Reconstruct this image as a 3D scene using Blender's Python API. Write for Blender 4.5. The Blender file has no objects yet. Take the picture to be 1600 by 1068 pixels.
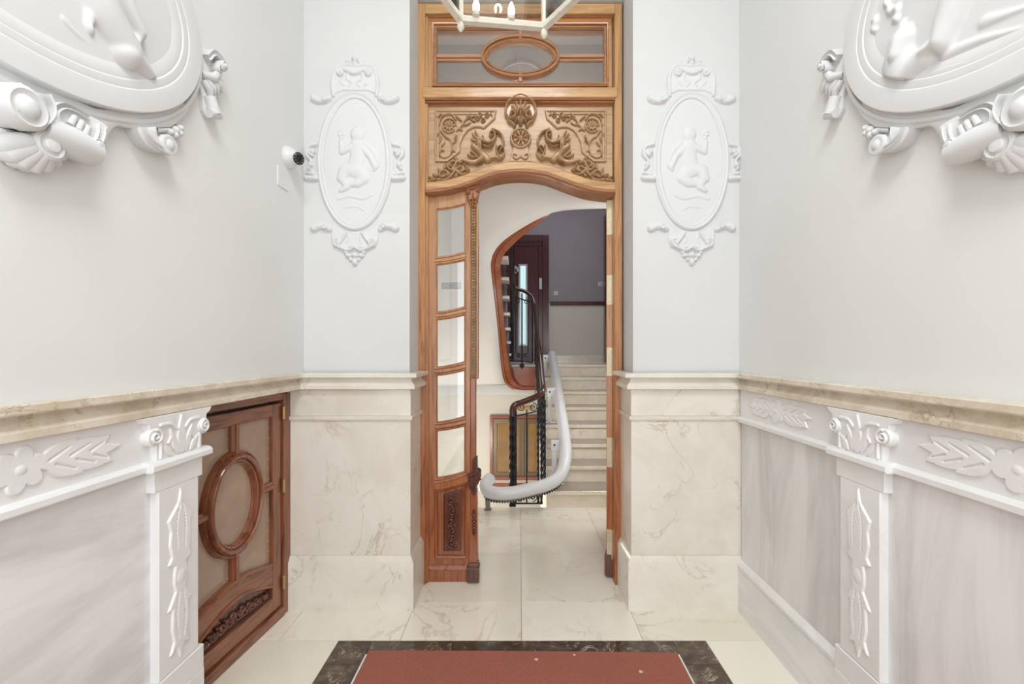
import bpy, bmesh, math, random
import numpy as np
from mathutils import Vector, Matrix
random.seed(7)
S = bpy.context.scene
COL = S.collection
PI = math.pi

# ------------------------------------------------------------------ camera, world, light, exposure
FOC, VPX, VPY, EYE = 680.0, 811.0, 545.0, 1.6
cd = bpy.data.cameras.new('camera'); cam = bpy.data.objects.new('camera', cd); COL.objects.link(cam)
cam.location = (0, 0, EYE); cam.rotation_euler = (PI/2, 0, 0)
cd.sensor_width = 36; cd.lens = 36*FOC/1600
cd.shift_x = -(VPX-800)/1600; cd.shift_y = (VPY-534)/1600; cd.clip_start = .02
S.camera = cam
W = bpy.data.worlds.new('daylight'); S.world = W; W.use_nodes = True
W.node_tree.nodes['Background'].inputs[0].default_value = (.93, .96, 1, 1)
W.node_tree.nodes['Background'].inputs[1].default_value = 1.0
S.view_settings.view_transform = 'Standard'; S.view_settings.look = 'None'
S.view_settings.gamma = 1; S.view_settings.use_curve_mapping = False
S.view_settings.exposure = 0.58
def lamp(name, kind, loc, power, col=(1, 1, 1), size=.5, size_y=None, rot=(0, 0, 0)):
    l = bpy.data.lights.new(name, kind); l.energy = power; l.color = col
    if kind == 'AREA':
        l.size = size
        if size_y: l.shape = 'RECTANGLE'; l.size_y = size_y
    else: l.shadow_soft_size = size
    o = bpy.data.objects.new(name, l); COL.objects.link(o); o.location = loc; o.rotation_euler = rot
    return o
lamp('entrance_daylight', 'AREA', (0, -2.45, 1.7), 32, (.94, .98, 1), 2.4, 3.2, (PI/2, 0, 0))
lamp('vestibule_overhead_fill', 'AREA', (0, 0, 4.74), 54, (.97, .985, 1), 1.2, 1.2, (0, 0, 0))  # added overhead fill for floor and walls, no ceiling fixture hangs here
lamp('hall_fill', 'POINT', (1.15, 4.0, 1.75), 22, (.98, .98, .96), .22)  # added fill, out of view behind the jamb, lifts soffit and stairs
lamp('landing_skylight', 'AREA', (.7, 6.2, 4.5), 13, (.86, .87, 1), 1.2, 1.4, (0, 0, 0))
lamp('passage_fill', 'POINT', (0, 3.42, 3.12), 7, (1, .97, .93), .1)  # unseen fill added to brighten what shows through the transom panes
lamp('lower_hall_fill', 'POINT', (-.70, 5.3, -.08), 27, (1, .96, .88), .25)  # added fill hidden below floor level, brightens the wall under the landing

# ------------------------------------------------------------------ materials
def nodes(m): return m.node_tree.nodes, m.node_tree.links
def base_mat(name):
    m = bpy.data.materials.new(name); m.use_nodes = True
    return m, m.node_tree.nodes['Principled BSDF']
def coords(m, scale=(1, 1, 1), rnd=True, rot=None):
    N, L = nodes(m)
    tc = N.new('ShaderNodeTexCoord'); mp = N.new('ShaderNodeMapping'); mp.inputs['Scale'].default_value = scale
    if rot: mp.inputs['Rotation'].default_value = rot
    L.new(tc.outputs['Object'], mp.inputs['Vector'])
    if rnd:
        oi = N.new('ShaderNodeObjectInfo'); mu = N.new('ShaderNodeMath'); mu.operation = 'MULTIPLY'; mu.inputs[1].default_value = 37
        L.new(oi.outputs['Random'], mu.inputs[0]); L.new(mu.outputs[0], mp.inputs['Location'])
    return mp.outputs[0]
def noise(m, vec, scale, detail=6, rough=.6, dist=0):
    N, L = nodes(m); n = N.new('ShaderNodeTexNoise'); n.inputs['Scale'].default_value = scale; n.inputs['Detail'].default_value = detail
    n.inputs['Roughness'].default_value = rough; n.inputs['Distortion'].default_value = dist
    L.new(vec, n.inputs['Vector']); return n.outputs['Fac']
def ramp(m, fac, stops):
    N, L = nodes(m); r = N.new('ShaderNodeValToRGB'); e = r.color_ramp.elements
    while len(e) < len(stops): e.new(.5)
    for k, (p, c) in enumerate(stops): e[k].position = p; e[k].color = (*c, 1) if len(c) == 3 else c
    L.new(fac, r.inputs[0]); return r.outputs[0]
def mixc(m, fac, a, b, mode='MIX'):
    N, L = nodes(m); x = N.new('ShaderNodeMix'); x.data_type = 'RGBA'; x.blend_type = mode
    for s, val in ((x.inputs[0], fac), (x.inputs[6], a), (x.inputs[7], b)):
        if isinstance(val, (int, float)): s.default_value = val
        elif isinstance(val, tuple): s.default_value = (*val, 1)
        else: L.new(val, s)
    return x.outputs[2]
def bump(m, b, fac, strength, dist=.002):
    N, L = nodes(m); n = N.new('ShaderNodeBump'); n.inputs['Strength'].default_value = strength; n.inputs['Distance'].default_value = dist
    L.new(fac, n.inputs['Height']); L.new(n.outputs[0], b.inputs['Normal'])
G1 = lambda v: (v, v, v)
def plain(name, col, rough=.5, metal=0, nz=0, nscale=40):
    m, b = base_mat(name); N, L = nodes(m)
    b.inputs['Roughness'].default_value = rough; b.inputs['Metallic'].default_value = metal
    v = coords(m); f = noise(m, v, nscale, 4)
    k = .08 if not nz else nz
    c = ramp(m, f, [(.3, tuple(x*(1-k) for x in col)), (.7, tuple(min(1, x*(1+k)) for x in col))])
    L.new(c, b.inputs['Base Color']); return m
def plaster(name, col, rough=.75, bs=.25):
    m, b = base_mat(name); N, L = nodes(m); b.inputs['Roughness'].default_value = rough
    v = coords(m, rnd=False); f = noise(m, v, 1.3, 5)
    L.new(ramp(m, f, [(.35, tuple(x*.965 for x in col)), (.65, col)]), b.inputs['Base Color'])
    bump(m, b, noise(m, v, 9, 8, .62), bs, .004); return m
def marble(name, base, dark, vein, scale=2.2, veinamt=.6, rough=.16, light=None, stretch=(1, 1, 1), tintrnd=.0, rot=None):
    m, b = base_mat(name); N, L = nodes(m); b.inputs['Roughness'].default_value = rough
    v = coords(m, stretch, True, rot)
    cl = noise(m, v, scale, 7, .62, .6)
    c = ramp(m, cl, [(.32, dark), (.58, base), (.78, light or base)])
    vn = noise(m, v, scale*.75, 6, .60, 1.3)
    band = ramp(m, vn, [(.484, G1(0)), (.498, G1(1)), (.502, G1(1)), (.514, G1(0))])
    msk = ramp(m, noise(m, v, scale*.8, 3), [(.45, G1(0)), (.62, G1(veinamt))])
    N2 = N.new('ShaderNodeMath'); N2.operation = 'MULTIPLY'; L.new(band, N2.inputs[0]); L.new(msk, N2.inputs[1])
    c = mixc(m, N2.outputs[0], c, vein)
    sp = ramp(m, noise(m, v, scale*9, 5), [(.62, G1(0)), (.72, G1(.35))])
    c = mixc(m, sp, c, light or base)
    if tintrnd:
        oi = N.new('ShaderNodeObjectInfo')
        c = mixc(m, 1.0, c, ramp(m, oi.outputs['Random'], [(0, (1-tintrnd, 1-tintrnd, 1-tintrnd*1.4)), (1, (1, 1, 1))]), 'MULTIPLY')
    L.new(c, b.inputs['Base Color']); return m
def wood(name, light, dark, grain='Z', rough=.3, coat=.25, scale=1.0, fade=None):
    """fade = (colour, z0, z1): old varnish bleached by daylight towards that colour higher up the joinery"""
    m, b = base_mat(name); N, L = nodes(m); b.inputs['Roughness'].default_value = rough
    b.inputs['Coat Weight'].default_value = coat; b.inputs['Coat Roughness'].default_value = .12
    sc = {'Z': (22, 22, 1.6), 'X': (1.6, 22, 22), 'Y': (22, 1.6, 22)}[grain]
    v = coords(m, tuple(s*scale for s in sc))
    f = noise(m, v, 1.6, 7, .62, .9); c = ramp(m, f, [(.32, dark), (.52, light), (.70, tuple(min(1, x*1.16) for x in light))])
    fine = noise(m, v, 7, 4, .7)
    c = mixc(m, .55, c, ramp(m, fine, [(.35, G1(.72)), (.6, G1(1))]), 'MULTIPLY')
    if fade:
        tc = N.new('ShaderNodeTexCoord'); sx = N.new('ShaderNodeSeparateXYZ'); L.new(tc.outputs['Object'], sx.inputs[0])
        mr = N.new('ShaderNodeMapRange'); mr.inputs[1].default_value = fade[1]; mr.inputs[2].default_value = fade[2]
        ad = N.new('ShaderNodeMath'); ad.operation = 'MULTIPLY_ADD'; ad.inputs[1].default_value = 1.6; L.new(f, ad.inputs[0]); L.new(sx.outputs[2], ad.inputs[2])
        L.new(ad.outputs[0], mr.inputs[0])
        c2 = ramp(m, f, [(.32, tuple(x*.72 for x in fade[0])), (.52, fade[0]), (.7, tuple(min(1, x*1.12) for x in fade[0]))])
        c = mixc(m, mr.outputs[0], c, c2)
    L.new(c, b.inputs['Base Color']); bump(m, b, f, .12, .002); return m
def glass(name, tint=(.96, .97, .97), refl=.10):
    m = bpy.data.materials.new(name); m.use_nodes = True; N, L = nodes(m); N.clear()
    o = N.new('ShaderNodeOutputMaterial'); mx = N.new('ShaderNodeMixShader'); t = N.new('ShaderNodeBsdfTransparent'); g = N.new('ShaderNodeBsdfGlossy')
    t.inputs[0].default_value = (*tint, 1); g.inputs['Roughness'].default_value = .02
    lw = N.new('ShaderNodeLayerWeight'); lw.inputs[0].default_value = .35; mr = N.new('ShaderNodeMapRange')
    mr.inputs[3].default_value = refl; mr.inputs[4].default_value = .9
    L.new(lw.outputs['Fresnel'], mr.inputs[0]); L.new(mr.outputs[0], mx.inputs[0]); L.new(t.outputs[0], mx.inputs[1]); L.new(g.outputs[0], mx.inputs[2]); L.new(mx.outputs[0], o.inputs[0])
    return m
def glow(name, col, s):
    m, b = base_mat(name); b.inputs['Base Color'].default_value = (*col, 1); b.inputs['Emission Color'].default_value = (*col, 1); b.inputs['Emission Strength'].default_value = s
    return m
M_PLASTER = plaster('cream_wall_paint', (.775, .78, .762))
M_PIER = plaster('white_wall_paint', (.690, .692, .680))
M_GYPSUM = plaster('white_gypsum', (.715, .72, .715), .6, .08)
M_HALL = plaster('hall_wall_paint', (.72, .70, .68))
M_LAV = plaster('landing_upper_paint', (.325, .295, .315))
M_CREAM = plaster('landing_lower_paint', (.70, .66, .59))
M_CREMA = marble('cream_marble', (.81, .765, .68), (.72, .665, .57), (.40, .31, .20), 2.6, .55, .22, (.80, .76, .69))
M_CAP = marble('cream_marble_cap', (.76, .69, .57), (.60, .51, .38), (.36, .27, .16), 6.5, .7, .2, (.80, .74, .63))
M_TILE = marble('cream_floor_marble', (.94, .885, .785), (.88, .815, .695), (.48, .40, .28), 1.5, .45, .10, (.92, .88, .79), tintrnd=.10)
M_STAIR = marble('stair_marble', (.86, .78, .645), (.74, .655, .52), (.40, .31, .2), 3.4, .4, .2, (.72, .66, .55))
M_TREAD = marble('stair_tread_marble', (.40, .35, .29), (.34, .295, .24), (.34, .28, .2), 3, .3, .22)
M_WMARB = marble('white_carved_marble', (.82, .82, .81), (.77, .765, .75), (.62, .59, .57), 1.6, .2, .3, (.84, .83, .81))
M_GMARB = marble('grey_veined_marble', (.82, .815, .80), (.62, .615, .605), (.50, .48, .48), 1.5, .0, .2, (.86, .86, .85), (1, .8, 3.2), 0, (-.6, 0, 0))
M_GMARB2 = marble('grey_streaked_marble', (.80, .79, .775), (.60, .59, .58), (.50, .48, .48), 1.5, .0, .2, (.84, .84, .83), (1, 3.2, .6), 0, (.12, 0, 0))
M_EMPER = marble('dark_brown_marble', (.125, .082, .06), (.05, .032, .023), (.62, .52, .44), 11, 1.0, .14, (.36, .28, .22), tintrnd=.25)
HONEY = (.60, .35, .15)
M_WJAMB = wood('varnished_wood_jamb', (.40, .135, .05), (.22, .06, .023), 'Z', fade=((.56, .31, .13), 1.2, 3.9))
M_WHEAD = wood('honey_wood_rail', HONEY, (.42, .21, .08), 'X')
M_WMOULD = wood('brown_wood_moulding', (.40, .17, .075), (.24, .085, .035), 'X')
M_WORANGE = wood('orange_varnished_wood', (.50, .20, .06), (.32, .10, .03), 'X')
M_WTRANS = wood('transom_moulding_wood', (.50, .25, .12), (.34, .145, .065), 'X')
M_WPANEL = wood('pale_oak_panel', (.56, .365, .20), (.42, .26, .13), 'X', .38, .15)
M_WCARVE = wood('carved_oak', (.52, .33, .175), (.35, .20, .095), 'X', .3, .35, .5)
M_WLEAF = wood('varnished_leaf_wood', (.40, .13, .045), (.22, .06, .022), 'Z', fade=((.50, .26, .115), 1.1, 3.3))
M_WLOW = wood('red_brown_panel_wood', (.35, .11, .042), (.19, .05, .02), 'Z', .26, .4)
M_WDARK = wood('dark_carved_wood', (.13, .038, .022), (.06, .018, .010), 'Z', .22, .5)
M_WSIDE = wood('walnut_door_wood', (.26, .088, .040), (.11, .032, .015), 'Z', .2, .6)
M_WSIDEH = wood('walnut_door_rail', (.28, .10, .05), (.13, .038, .018), 'Y', .25, .4)
M_WSTR = wood('string_wood', (.29, .078, .03), (.25, .062, .024), 'Y', .3, .3)
M_WLIFT = wood('lift_door_wood', (.085, .022, .026), (.05, .012, .016), 'Z', .25, .3)
M_WRAIL = wood('handrail_wood', (.07, .022, .014), (.035, .011, .008), 'Y', .2, .5)
M_IRON = plain('black_wrought_iron', (.018, .018, .02), .62, .3, .2)
M_BRASS = plain('pale_brass', (.60, .50, .34), .4, .35, .1)
M_OLDBRASS = plain('old_brass', (.45, .30, .14), .4, .8)
M_LANT = plain('cream_lantern_metal', (.70, .66, .56), .35, .1)
M_WMETAL = plain('white_coated_metal', (.72, .73, .73), .3, 0, .02)
M_STEEL = plain('brushed_steel', (.5, .52, .55), .35, .7)
M_RACK = plain('grey_rack_metal', (.30, .28, .25), .45, .6)
M_FROST = plain('grey_frosted_strip', (.36, .34, .31), .6); M_FROST2 = plain('pale_letter_film', (.52, .50, .47), .6)
M_SCRAP = plain('dry_leaf_scrap', (.62, .50, .36), .8)
M_BLACK = plain('black_plastic', (.01, .01, .012), .25)
M_DARK = plain('dark_gap', (.02, .012, .01), .8)
M_SWITCH = plain('white_switch_plastic', (.66, .64, .64), .4)
M_GLASS = glass('clear_glass', (.95, .96, .96), .05); M_GLASSL = glass('lantern_glass', (.97, .97, .96), .02)
M_GLASST = glass('transom_glass', (.88, .88, .88), .06)
M_BROWNGL = plain('brown_backed_glass', (.42, .295, .215), .12, 0, .12, 6)
M_AMBER = plain('amber_backed_glass', (.30, .16, .045), .1, 0, .2, 4)
M_BULB = glow('lit_candle_bulb', (1, .95, .88), 2)
M_LIFTGL = glow('lit_lift_window', (.52, .72, .74), .55)
def carpet():
    m, b = base_mat('red_brown_coir'); N, L = nodes(m); b.inputs['Roughness'].default_value = .95
    v = coords(m, rnd=False); f = noise(m, v, 260, 3, .7); g = noise(m, v, 3, 5)
    c = ramp(m, f, [(.3, (.22, .062, .040)), (.5, (.37, .115, .075)), (.72, (.50, .20, .14))])
    c = mixc(m, .5, c, ramp(m, g, [(.3, G1(.82)), (.7, G1(1.0))]), 'MULTIPLY')
    L.new(c, b.inputs['Base Color']); bump(m, b, f, .8, .004); return m
M_COIR = carpet()

# ------------------------------------------------------------------ geometry helpers
class Frame:
    def __init__(s, o, u, v, w): s.o, s.u, s.v, s.w = map(Vector, (o, u, v, w))
    def pt(s, a, b, c=0): return s.o + s.u*a + s.v*b + s.w*c
    def at(s, px, py, c=0):
        """measure on the photograph: the point of this plane (raised by c) seen at a photo position, as plane coordinates"""
        d = Vector(((px-VPX)/FOC, 1, (VPY-py)/FOC)); e = Vector((0, 0, EYE))
        t = (c - (e-s.o).dot(s.w))/d.dot(s.w); p = e + d*t - s.o
        return (p.dot(s.u), p.dot(s.v))
def at(px, py, Y): return Vector(((px-VPX)*Y/FOC, Y, EYE+(VPY-py)*Y/FOC))
WORLD = Frame((0, 0, 0), (1, 0, 0), (0, 1, 0), (0, 0, 1))
class MB:
    def __init__(s): s.v, s.f = [], []
    def add(s, vs, fs):
        n = len(s.v); s.v += [tuple(p) for p in vs]; s.f += [tuple(i+n for i in f) for f in fs]; return s
    def box(s, x0, x1, y0, y1, z0, z1, F=None):
        c = [(x, y, z) for z in (z0, z1) for y in (y0, y1) for x in (x0, x1)]
        if F: c = [F.pt(*p) for p in c]
        return s.add(c, [(0, 2, 3, 1), (4, 5, 7, 6), (0, 1, 5, 4), (2, 6, 7, 3), (0, 4, 6, 2), (1, 3, 7, 5)])
    def plate(s, F, poly, w0, w1, ch=0.0):
        n = len(poly); A = [F.pt(p[0], p[1], w0) for p in poly]
        if ch > 0:
            ar = sum(poly[i][0]*poly[(i+1) % n][1]-poly[(i+1) % n][0]*poly[i][1] for i in range(n))
            nm = miters(poly, True); k = ch if ar > 0 else -ch
            B = [F.pt(p[0], p[1], w1-ch*.7) for p in poly]; C = [F.pt(p[0]+m[0]*k, p[1]+m[1]*k, w1) for p, m in zip(poly, nm)]
            R = [A, B, C]
        else: R = [A, [F.pt(p[0], p[1], w1) for p in poly]]
        vs = [p for r in R for p in r]; fs = [tuple(range(n))[::-1], tuple(range((len(R)-1)*n, len(R)*n))]
        for k in range(len(R)-1):
            fs += [(k*n+i, k*n+(i+1) % n, (k+1)*n+(i+1) % n, (k+1)*n+i) for i in range(n)]
        return s.add(vs, fs)
    def sweep(s, F, path, prof, closed=False):
        nm = miters(path, closed); n, k = len(path), len(prof)
        vs = [F.pt(p[0]+m[0]*a, p[1]+m[1]*a, w) for p, m in zip(path, nm) for a, w in prof]; fs = []
        for i in range(n if closed else n-1):
            j = (i+1) % n
            fs += [(i*k+q, i*k+(q+1) % k, j*k+(q+1) % k, j*k+q) for q in range(k)]
        if not closed: fs += [tuple(range(k))[::-1], tuple(range((n-1)*k, n*k))]
        return s.add(vs, fs)
    def band(s, F, path, a0, a1, h0, h1, w0=0):
        """carved ribbon with two raised edges, tapering along its path"""
        P = [(-1, 0), (-1, .88), (-.86, 1), (-.62, .98), (-.46, .80), (.46, .80), (.62, .98), (.86, 1), (1, .88), (1, 0)]
        nm = miters(path, False); n, k = len(path), len(P); vs = []
        for i, (p, m) in enumerate(zip(path, nm)):
            t = i/(n-1); a = a0+(a1-a0)*t; h = h0+(h1-h0)*t
            vs += [F.pt(p[0]+m[0]*q*a, p[1]+m[1]*q*a, w0+h*w) for q, w in P]
        fs = [(i*k+q, i*k+(q+1) % k, (i+1)*k+(q+1) % k, (i+1)*k+q) for i in range(n-1) for q in range(k)]
        return s.add(vs, fs+[tuple(range(k))[::-1], tuple(range((n-1)*k, n*k))])
    def tube(s, pts, r, seg=8, flat=None):
        P = [Vector(p) for p in pts]; n = len(P); R = r if isinstance(r, (list, tuple)) else [r]*n
        T = [((P[min(i+1, n-1)]-P[max(i-1, 0)]) or Vector((0, 0, 1))).normalized() for i in range(n)]
        up = Vector((0, 0, 1)) if abs(T[0].z) < .9 else Vector((0, 1, 0)); N = (up-T[0]*up.dot(T[0])).normalized(); vs = []
        for i in range(n):
            N = (N-T[i]*N.dot(T[i])).normalized(); B = T[i].cross(N)
            for k in range(seg):
                a = 2*PI*(k+.5)/seg; vs.append(P[i]+N*(math.cos(a)*R[i]*(flat or 1))+B*(math.sin(a)*R[i]))
        fs = [(i*seg+k, i*seg+(k+1) % seg, (i+1)*seg+(k+1) % seg, (i+1)*seg+k) for i in range(n-1) for k in range(seg)]
        return s.add(vs, fs+[tuple(range(seg))[::-1], tuple(range((n-1)*seg, n*seg))])
    def twist(s, p, q, h, turns, n=40):
        p, q = Vector(p), Vector(q); t = (q-p).normalized(); a0 = t.orthogonal().normalized(); b0 = t.cross(a0); vs = []
        for i in range(n+1):
            c = p.lerp(q, i/n); a = 2*PI*turns*i/n
            for k in range(4):
                g = a+PI/4+k*PI/2; vs.append(c+(a0*math.cos(g)+b0*math.sin(g))*h*1.41)
        fs = [(i*4+k, i*4+(k+1) % 4, (i+1)*4+(k+1) % 4, (i+1)*4+k) for i in range(n) for k in range(4)]
        return s.add(vs, fs+[(3, 2, 1, 0), tuple(range(n*4, n*4+4))])
    def lathe(s, o, axis, prof, seg=20):
        o, t = Vector(o), Vector(axis).normalized(); a = t.orthogonal().normalized(); b = t.cross(a)
        vs = [o+t*h+(a*math.cos(2*PI*k/seg)+b*math.sin(2*PI*k/seg))*r for r, h in prof for k in range(seg)]; n = len(prof)
        fs = [(i*seg+k, i*seg+(k+1) % seg, (i+1)*seg+(k+1) % seg, (i+1)*seg+k) for i in range(n-1) for k in range(seg)]
        return s.add(vs, fs+[tuple(range(seg))[::-1], tuple(range((n-1)*seg, n*seg))])
    def obj(s, name, mat, parent=None, bevel=0, seg=1, ang=30, recalc=True):
        bm = bmesh.new(); vv = [bm.verts.new(p) for p in s.v]
        for f in s.f:
            try: bm.faces.new([vv[i] for i in f])
            except ValueError: pass
        if recalc: bmesh.ops.recalc_face_normals(bm, faces=bm.faces)
        if bevel:
            bm.normal_update()
            ed = [e for e in bm.edges if len(e.link_faces) == 2 and e.calc_face_angle(0) > .6]
            bmesh.ops.bevel(bm, geom=ed, offset=bevel, segments=seg, affect='EDGES', clamp_overlap=True)
        bm.normal_update(); a = math.radians(ang)
        for f in bm.faces: f.smooth = True
        for e in bm.edges: e.smooth = not (len(e.link_faces) == 2 and e.calc_face_angle(0) > a)
        me = bpy.data.meshes.new(name); bm.to_mesh(me); bm.free(); me.materials.append(mat)
        return link(name, me, parent)
def link(name, me, parent=None):
    o = bpy.data.objects.new(name, me); COL.objects.link(o)
    if parent is not None:
        o.parent = parent
        w = Vector((0, 0, 0)); p = parent
        while p is not None: w += p.location; p = p.parent
        o.location = -w
    return o
def miters(path, closed):
    n = len(path); out = []
    for i in range(n):
        p = Vector(path[i][:2]); a = Vector(path[i-1][:2]) if (i or closed) else None; b = Vector(path[(i+1) % n][:2]) if (i < n-1 or closed) else None
        d1 = (p-a).normalized() if a is not None else None; d2 = (b-p).normalized() if b is not None else None
        d1 = d1 or d2; d2 = d2 or d1
        n1 = Vector((-d1.y, d1.x)); n2 = Vector((-d2.y, d2.x)); m = n1+n2
        if m.length < 1e-6: m = n1
        m.normalize(); c = max(.35, m.dot(n1)); out.append((m.x/c, m.y/c))
    return out
def empty(name, loc, label=None, cat=None, group=None, kind=None):
    o = bpy.data.objects.new(name, None); COL.objects.link(o); o.location = loc; o.empty_display_size = .1
    return tag(o, label, cat, group, kind)
def tag(o, label=None, cat=None, group=None, kind=None):
    for k, v in (('label', label), ('category', cat), ('group', group), ('kind', kind)):
        if v: o[k] = v
    return o
def box(name, mat, parent, x0, x1, y0, y1, z0, z1, F=None, bevel=0.002):
    return MB().box(x0, x1, y0, y1, z0, z1, F).obj(name, mat, parent, bevel)
def crom(pts, n=8):
    P = [np.array(p, float) for p in pts]; P = [2*P[0]-P[1]]+P+[2*P[-1]-P[-2]]; out = []
    for i in range(1, len(P)-2):
        for k in range(n):
            t = k/n; a, b, c, d = P[i-1:i+3]
            out.append(tuple(.5*(2*b+(c-a)*t+(2*a-5*b+4*c-d)*t*t+(3*b-a-3*c+d)*t**3)))
    return out+[tuple(P[-2])]
def ellipse(cx, cy, a, b, n=48): return [(cx+a*math.cos(2*PI*k/n), cy+b*math.sin(2*PI*k/n)) for k in range(n)]
def spiral(cx, cy, r0, r1, a0, turns, n=28):
    return [(cx+(r0+(r1-r0)*(k/n))*math.cos(a0+2*PI*turns*k/n), cy+(r0+(r1-r0)*(k/n))*math.sin(a0+2*PI*turns*k/n)) for k in range(n+1)]

class Relief:
    """carving: a height field over a plane, built from rounded strokes, domes and leaves"""
    ang = 52; pw = .5
    def __init__(s, F, u0, u1, v0, v1, res):
        s.F = F; s.U = np.arange(u0, u1+res, res); s.V = np.arange(v0, v1+res, res); s.r = res
        s.H = np.zeros((len(s.V), len(s.U)))
    def win(s, a0, a1, b0, b1):
        i0, i1 = np.searchsorted(s.U, (a0, a1)); j0, j1 = np.searchsorted(s.V, (b0, b1))
        return slice(max(0, j0-1), j1+1), slice(max(0, i0-1), i1+1)
    def _put(s, w, h, op):
        if op == 'max': s.H[w] = np.maximum(s.H[w], h)
        elif op == 'add': s.H[w] += h
        else: s.H[w] = np.where(s.H[w] > 0, np.maximum(s.H[w]-h, .0012), 0)
    def cap(s, p, q, r0, r1, h0, h1=None, op='max', pw=None):
        h1 = h0 if h1 is None else h1; R = max(r0, r1)
        w = s.win(min(p[0], q[0])-R, max(p[0], q[0])+R, min(p[1], q[1])-R, max(p[1], q[1])+R)
        X, Y = np.meshgrid(s.U[w[1]], s.V[w[0]])
        if X.size == 0: return s
        dx, dy = q[0]-p[0], q[1]-p[1]; L = dx*dx+dy*dy+1e-12
        t = np.clip(((X-p[0])*dx+(Y-p[1])*dy)/L, 0, 1); d = np.hypot(X-p[0]-t*dx, Y-p[1]-t*dy); r = r0+(r1-r0)*t
        s._put(w, (h0+(h1-h0)*t)*np.clip(1-(d/r)**2, 0, 1)**(pw or s.pw), op); return s
    def path(s, pts, r0, r1, h0, h1=None, op='max', pw=None):
        h1 = h0 if h1 is None else h1; n = len(pts)-1
        for i in range(n):
            a, b = i/n, (i+1)/n
            s.cap(pts[i], pts[i+1], r0+(r1-r0)*a, r0+(r1-r0)*b, h0+(h1-h0)*a, h0+(h1-h0)*b, op, pw)
        return s
    def ell(s, c, a, b, h, rot=0, op='max', pw=None):
        R = max(a, b); w = s.win(c[0]-R, c[0]+R, c[1]-R, c[1]+R); X, Y = np.meshgrid(s.U[w[1]]-c[0], s.V[w[0]]-c[1])
        if X.size == 0: return s
        x = X*math.cos(rot)+Y*math.sin(rot); y = -X*math.sin(rot)+Y*math.cos(rot)
        s._put(w, h*np.clip(1-(x/a)**2-(y/b)**2, 0, 1)**(pw or s.pw), op); return s
    def lens(s, p, q, wd, h, op='max', crease=.35):
        R = wd; w = s.win(min(p[0], q[0])-R, max(p[0], q[0])+R, min(p[1], q[1])-R, max(p[1], q[1])+R); X, Y = np.meshgrid(s.U[w[1]], s.V[w[0]])
        if X.size == 0: return s
        dx, dy = q[0]-p[0], q[1]-p[1]; L = math.hypot(dx, dy)+1e-9
        t = ((X-p[0])*dx+(Y-p[1])*dy)/L/L; d = np.abs((X-p[0])*-dy+(Y-p[1])*dx)/L
        hw = wd*np.where((t > 0) & (t < 1), np.sin(PI*np.clip(t, 0, 1)**.8), 0)+1e-9; k = d/hw
        s._put(w, np.where((t > 0) & (t < 1), h*np.clip(1-k*k, 0, 1)**.5*(1-crease*np.clip(1-k*3, 0, 1)), 0), op); return s
    def poly(s, pts, h, soft=0, op='max'):
        P = np.array(pts); w = s.win(P[:, 0].min(), P[:, 0].max(), P[:, 1].min(), P[:, 1].max()); X, Y = np.meshgrid(s.U[w[1]], s.V[w[0]])
        ins = np.zeros(X.shape, bool); D = np.full(X.shape, 1e9)
        for i in range(len(P)):
            a, b = P[i-1], P[i]; dx, dy = b-a
            c = ((a[1] > Y) != (b[1] > Y)) & (X < (b[0]-a[0])*(Y-a[1])/(b[1]-a[1]+1e-12)+a[0]); ins ^= c
            t = np.clip(((X-a[0])*dx+(Y-a[1])*dy)/(dx*dx+dy*dy+1e-12), 0, 1); D = np.minimum(D, np.hypot(X-a[0]-t*dx, Y-a[1]-t*dy))
        k = np.clip(D/soft, 0, 1)**.5 if soft else 1
        s._put(w, np.where(ins, h*k, 0), op); return s
    def volute(s, c, R, a0, turns, r, h, tail=None):
        sp = spiral(c[0], c[1], R, R*.18, a0, turns)
        if tail: sp = crom([*tail, sp[0]], 6)[:-1]+sp
        s.path(sp, r, r*.6, h, h*1.1); s.ell(c, r*.9, r*.9, h*1.3); return s
    def mirror(s):
        s.H = np.maximum(s.H, s.H[:, ::-1]); return s
    def smooth(s, n=1):
        for _ in range(n):
            A = np.pad(s.H, 1, mode='edge'); s.H = (A[1:-1, 1:-1]*4+A[:-2, 1:-1]+A[2:, 1:-1]+A[1:-1, :-2]+A[1:-1, 2:])/8
        return s
    def obj(s, name, mat, parent, w0=0, eps=.0006, w1=None, ang=70):
        nv, nu = s.H.shape; k = s.H > eps; cell = k[:-1, :-1] | k[1:, :-1] | k[:-1, 1:] | k[1:, 1:]
        use = np.zeros((nv, nu), bool); use[:-1, :-1] |= cell; use[1:, :-1] |= cell; use[:-1, 1:] |= cell; use[1:, 1:] |= cell
        idx = np.cumsum(use.ravel()).reshape(nv, nu)-1; J, I = np.nonzero(use)
        w = np.where(s.H[J, I] > eps, s.H[J, I]+w0, w0-.002)
        o, u, v, n = (np.array(x) for x in (s.F.o, s.F.u, s.F.v, s.F.w))
        co = o+np.outer(s.U[I], u)+np.outer(s.V[J], v)+np.outer(w, n)
        j, i = np.nonzero(cell); q = np.stack([idx[j, i], idx[j, i+1], idx[j+1, i+1], idx[j+1, i]], 1)
        if u.dot(np.cross(v, n)) < 0: q = q[:, ::-1]
        me = bpy.data.meshes.new(name); me.from_pydata(co.tolist(), [], q.tolist()); me.materials.append(mat)
        me.polygons.foreach_set('use_smooth', [True]*len(me.polygons)); me.update(); me.set_sharp_from_angle(angle=math.radians(s.ang))
        return link(name, me, parent)

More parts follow.
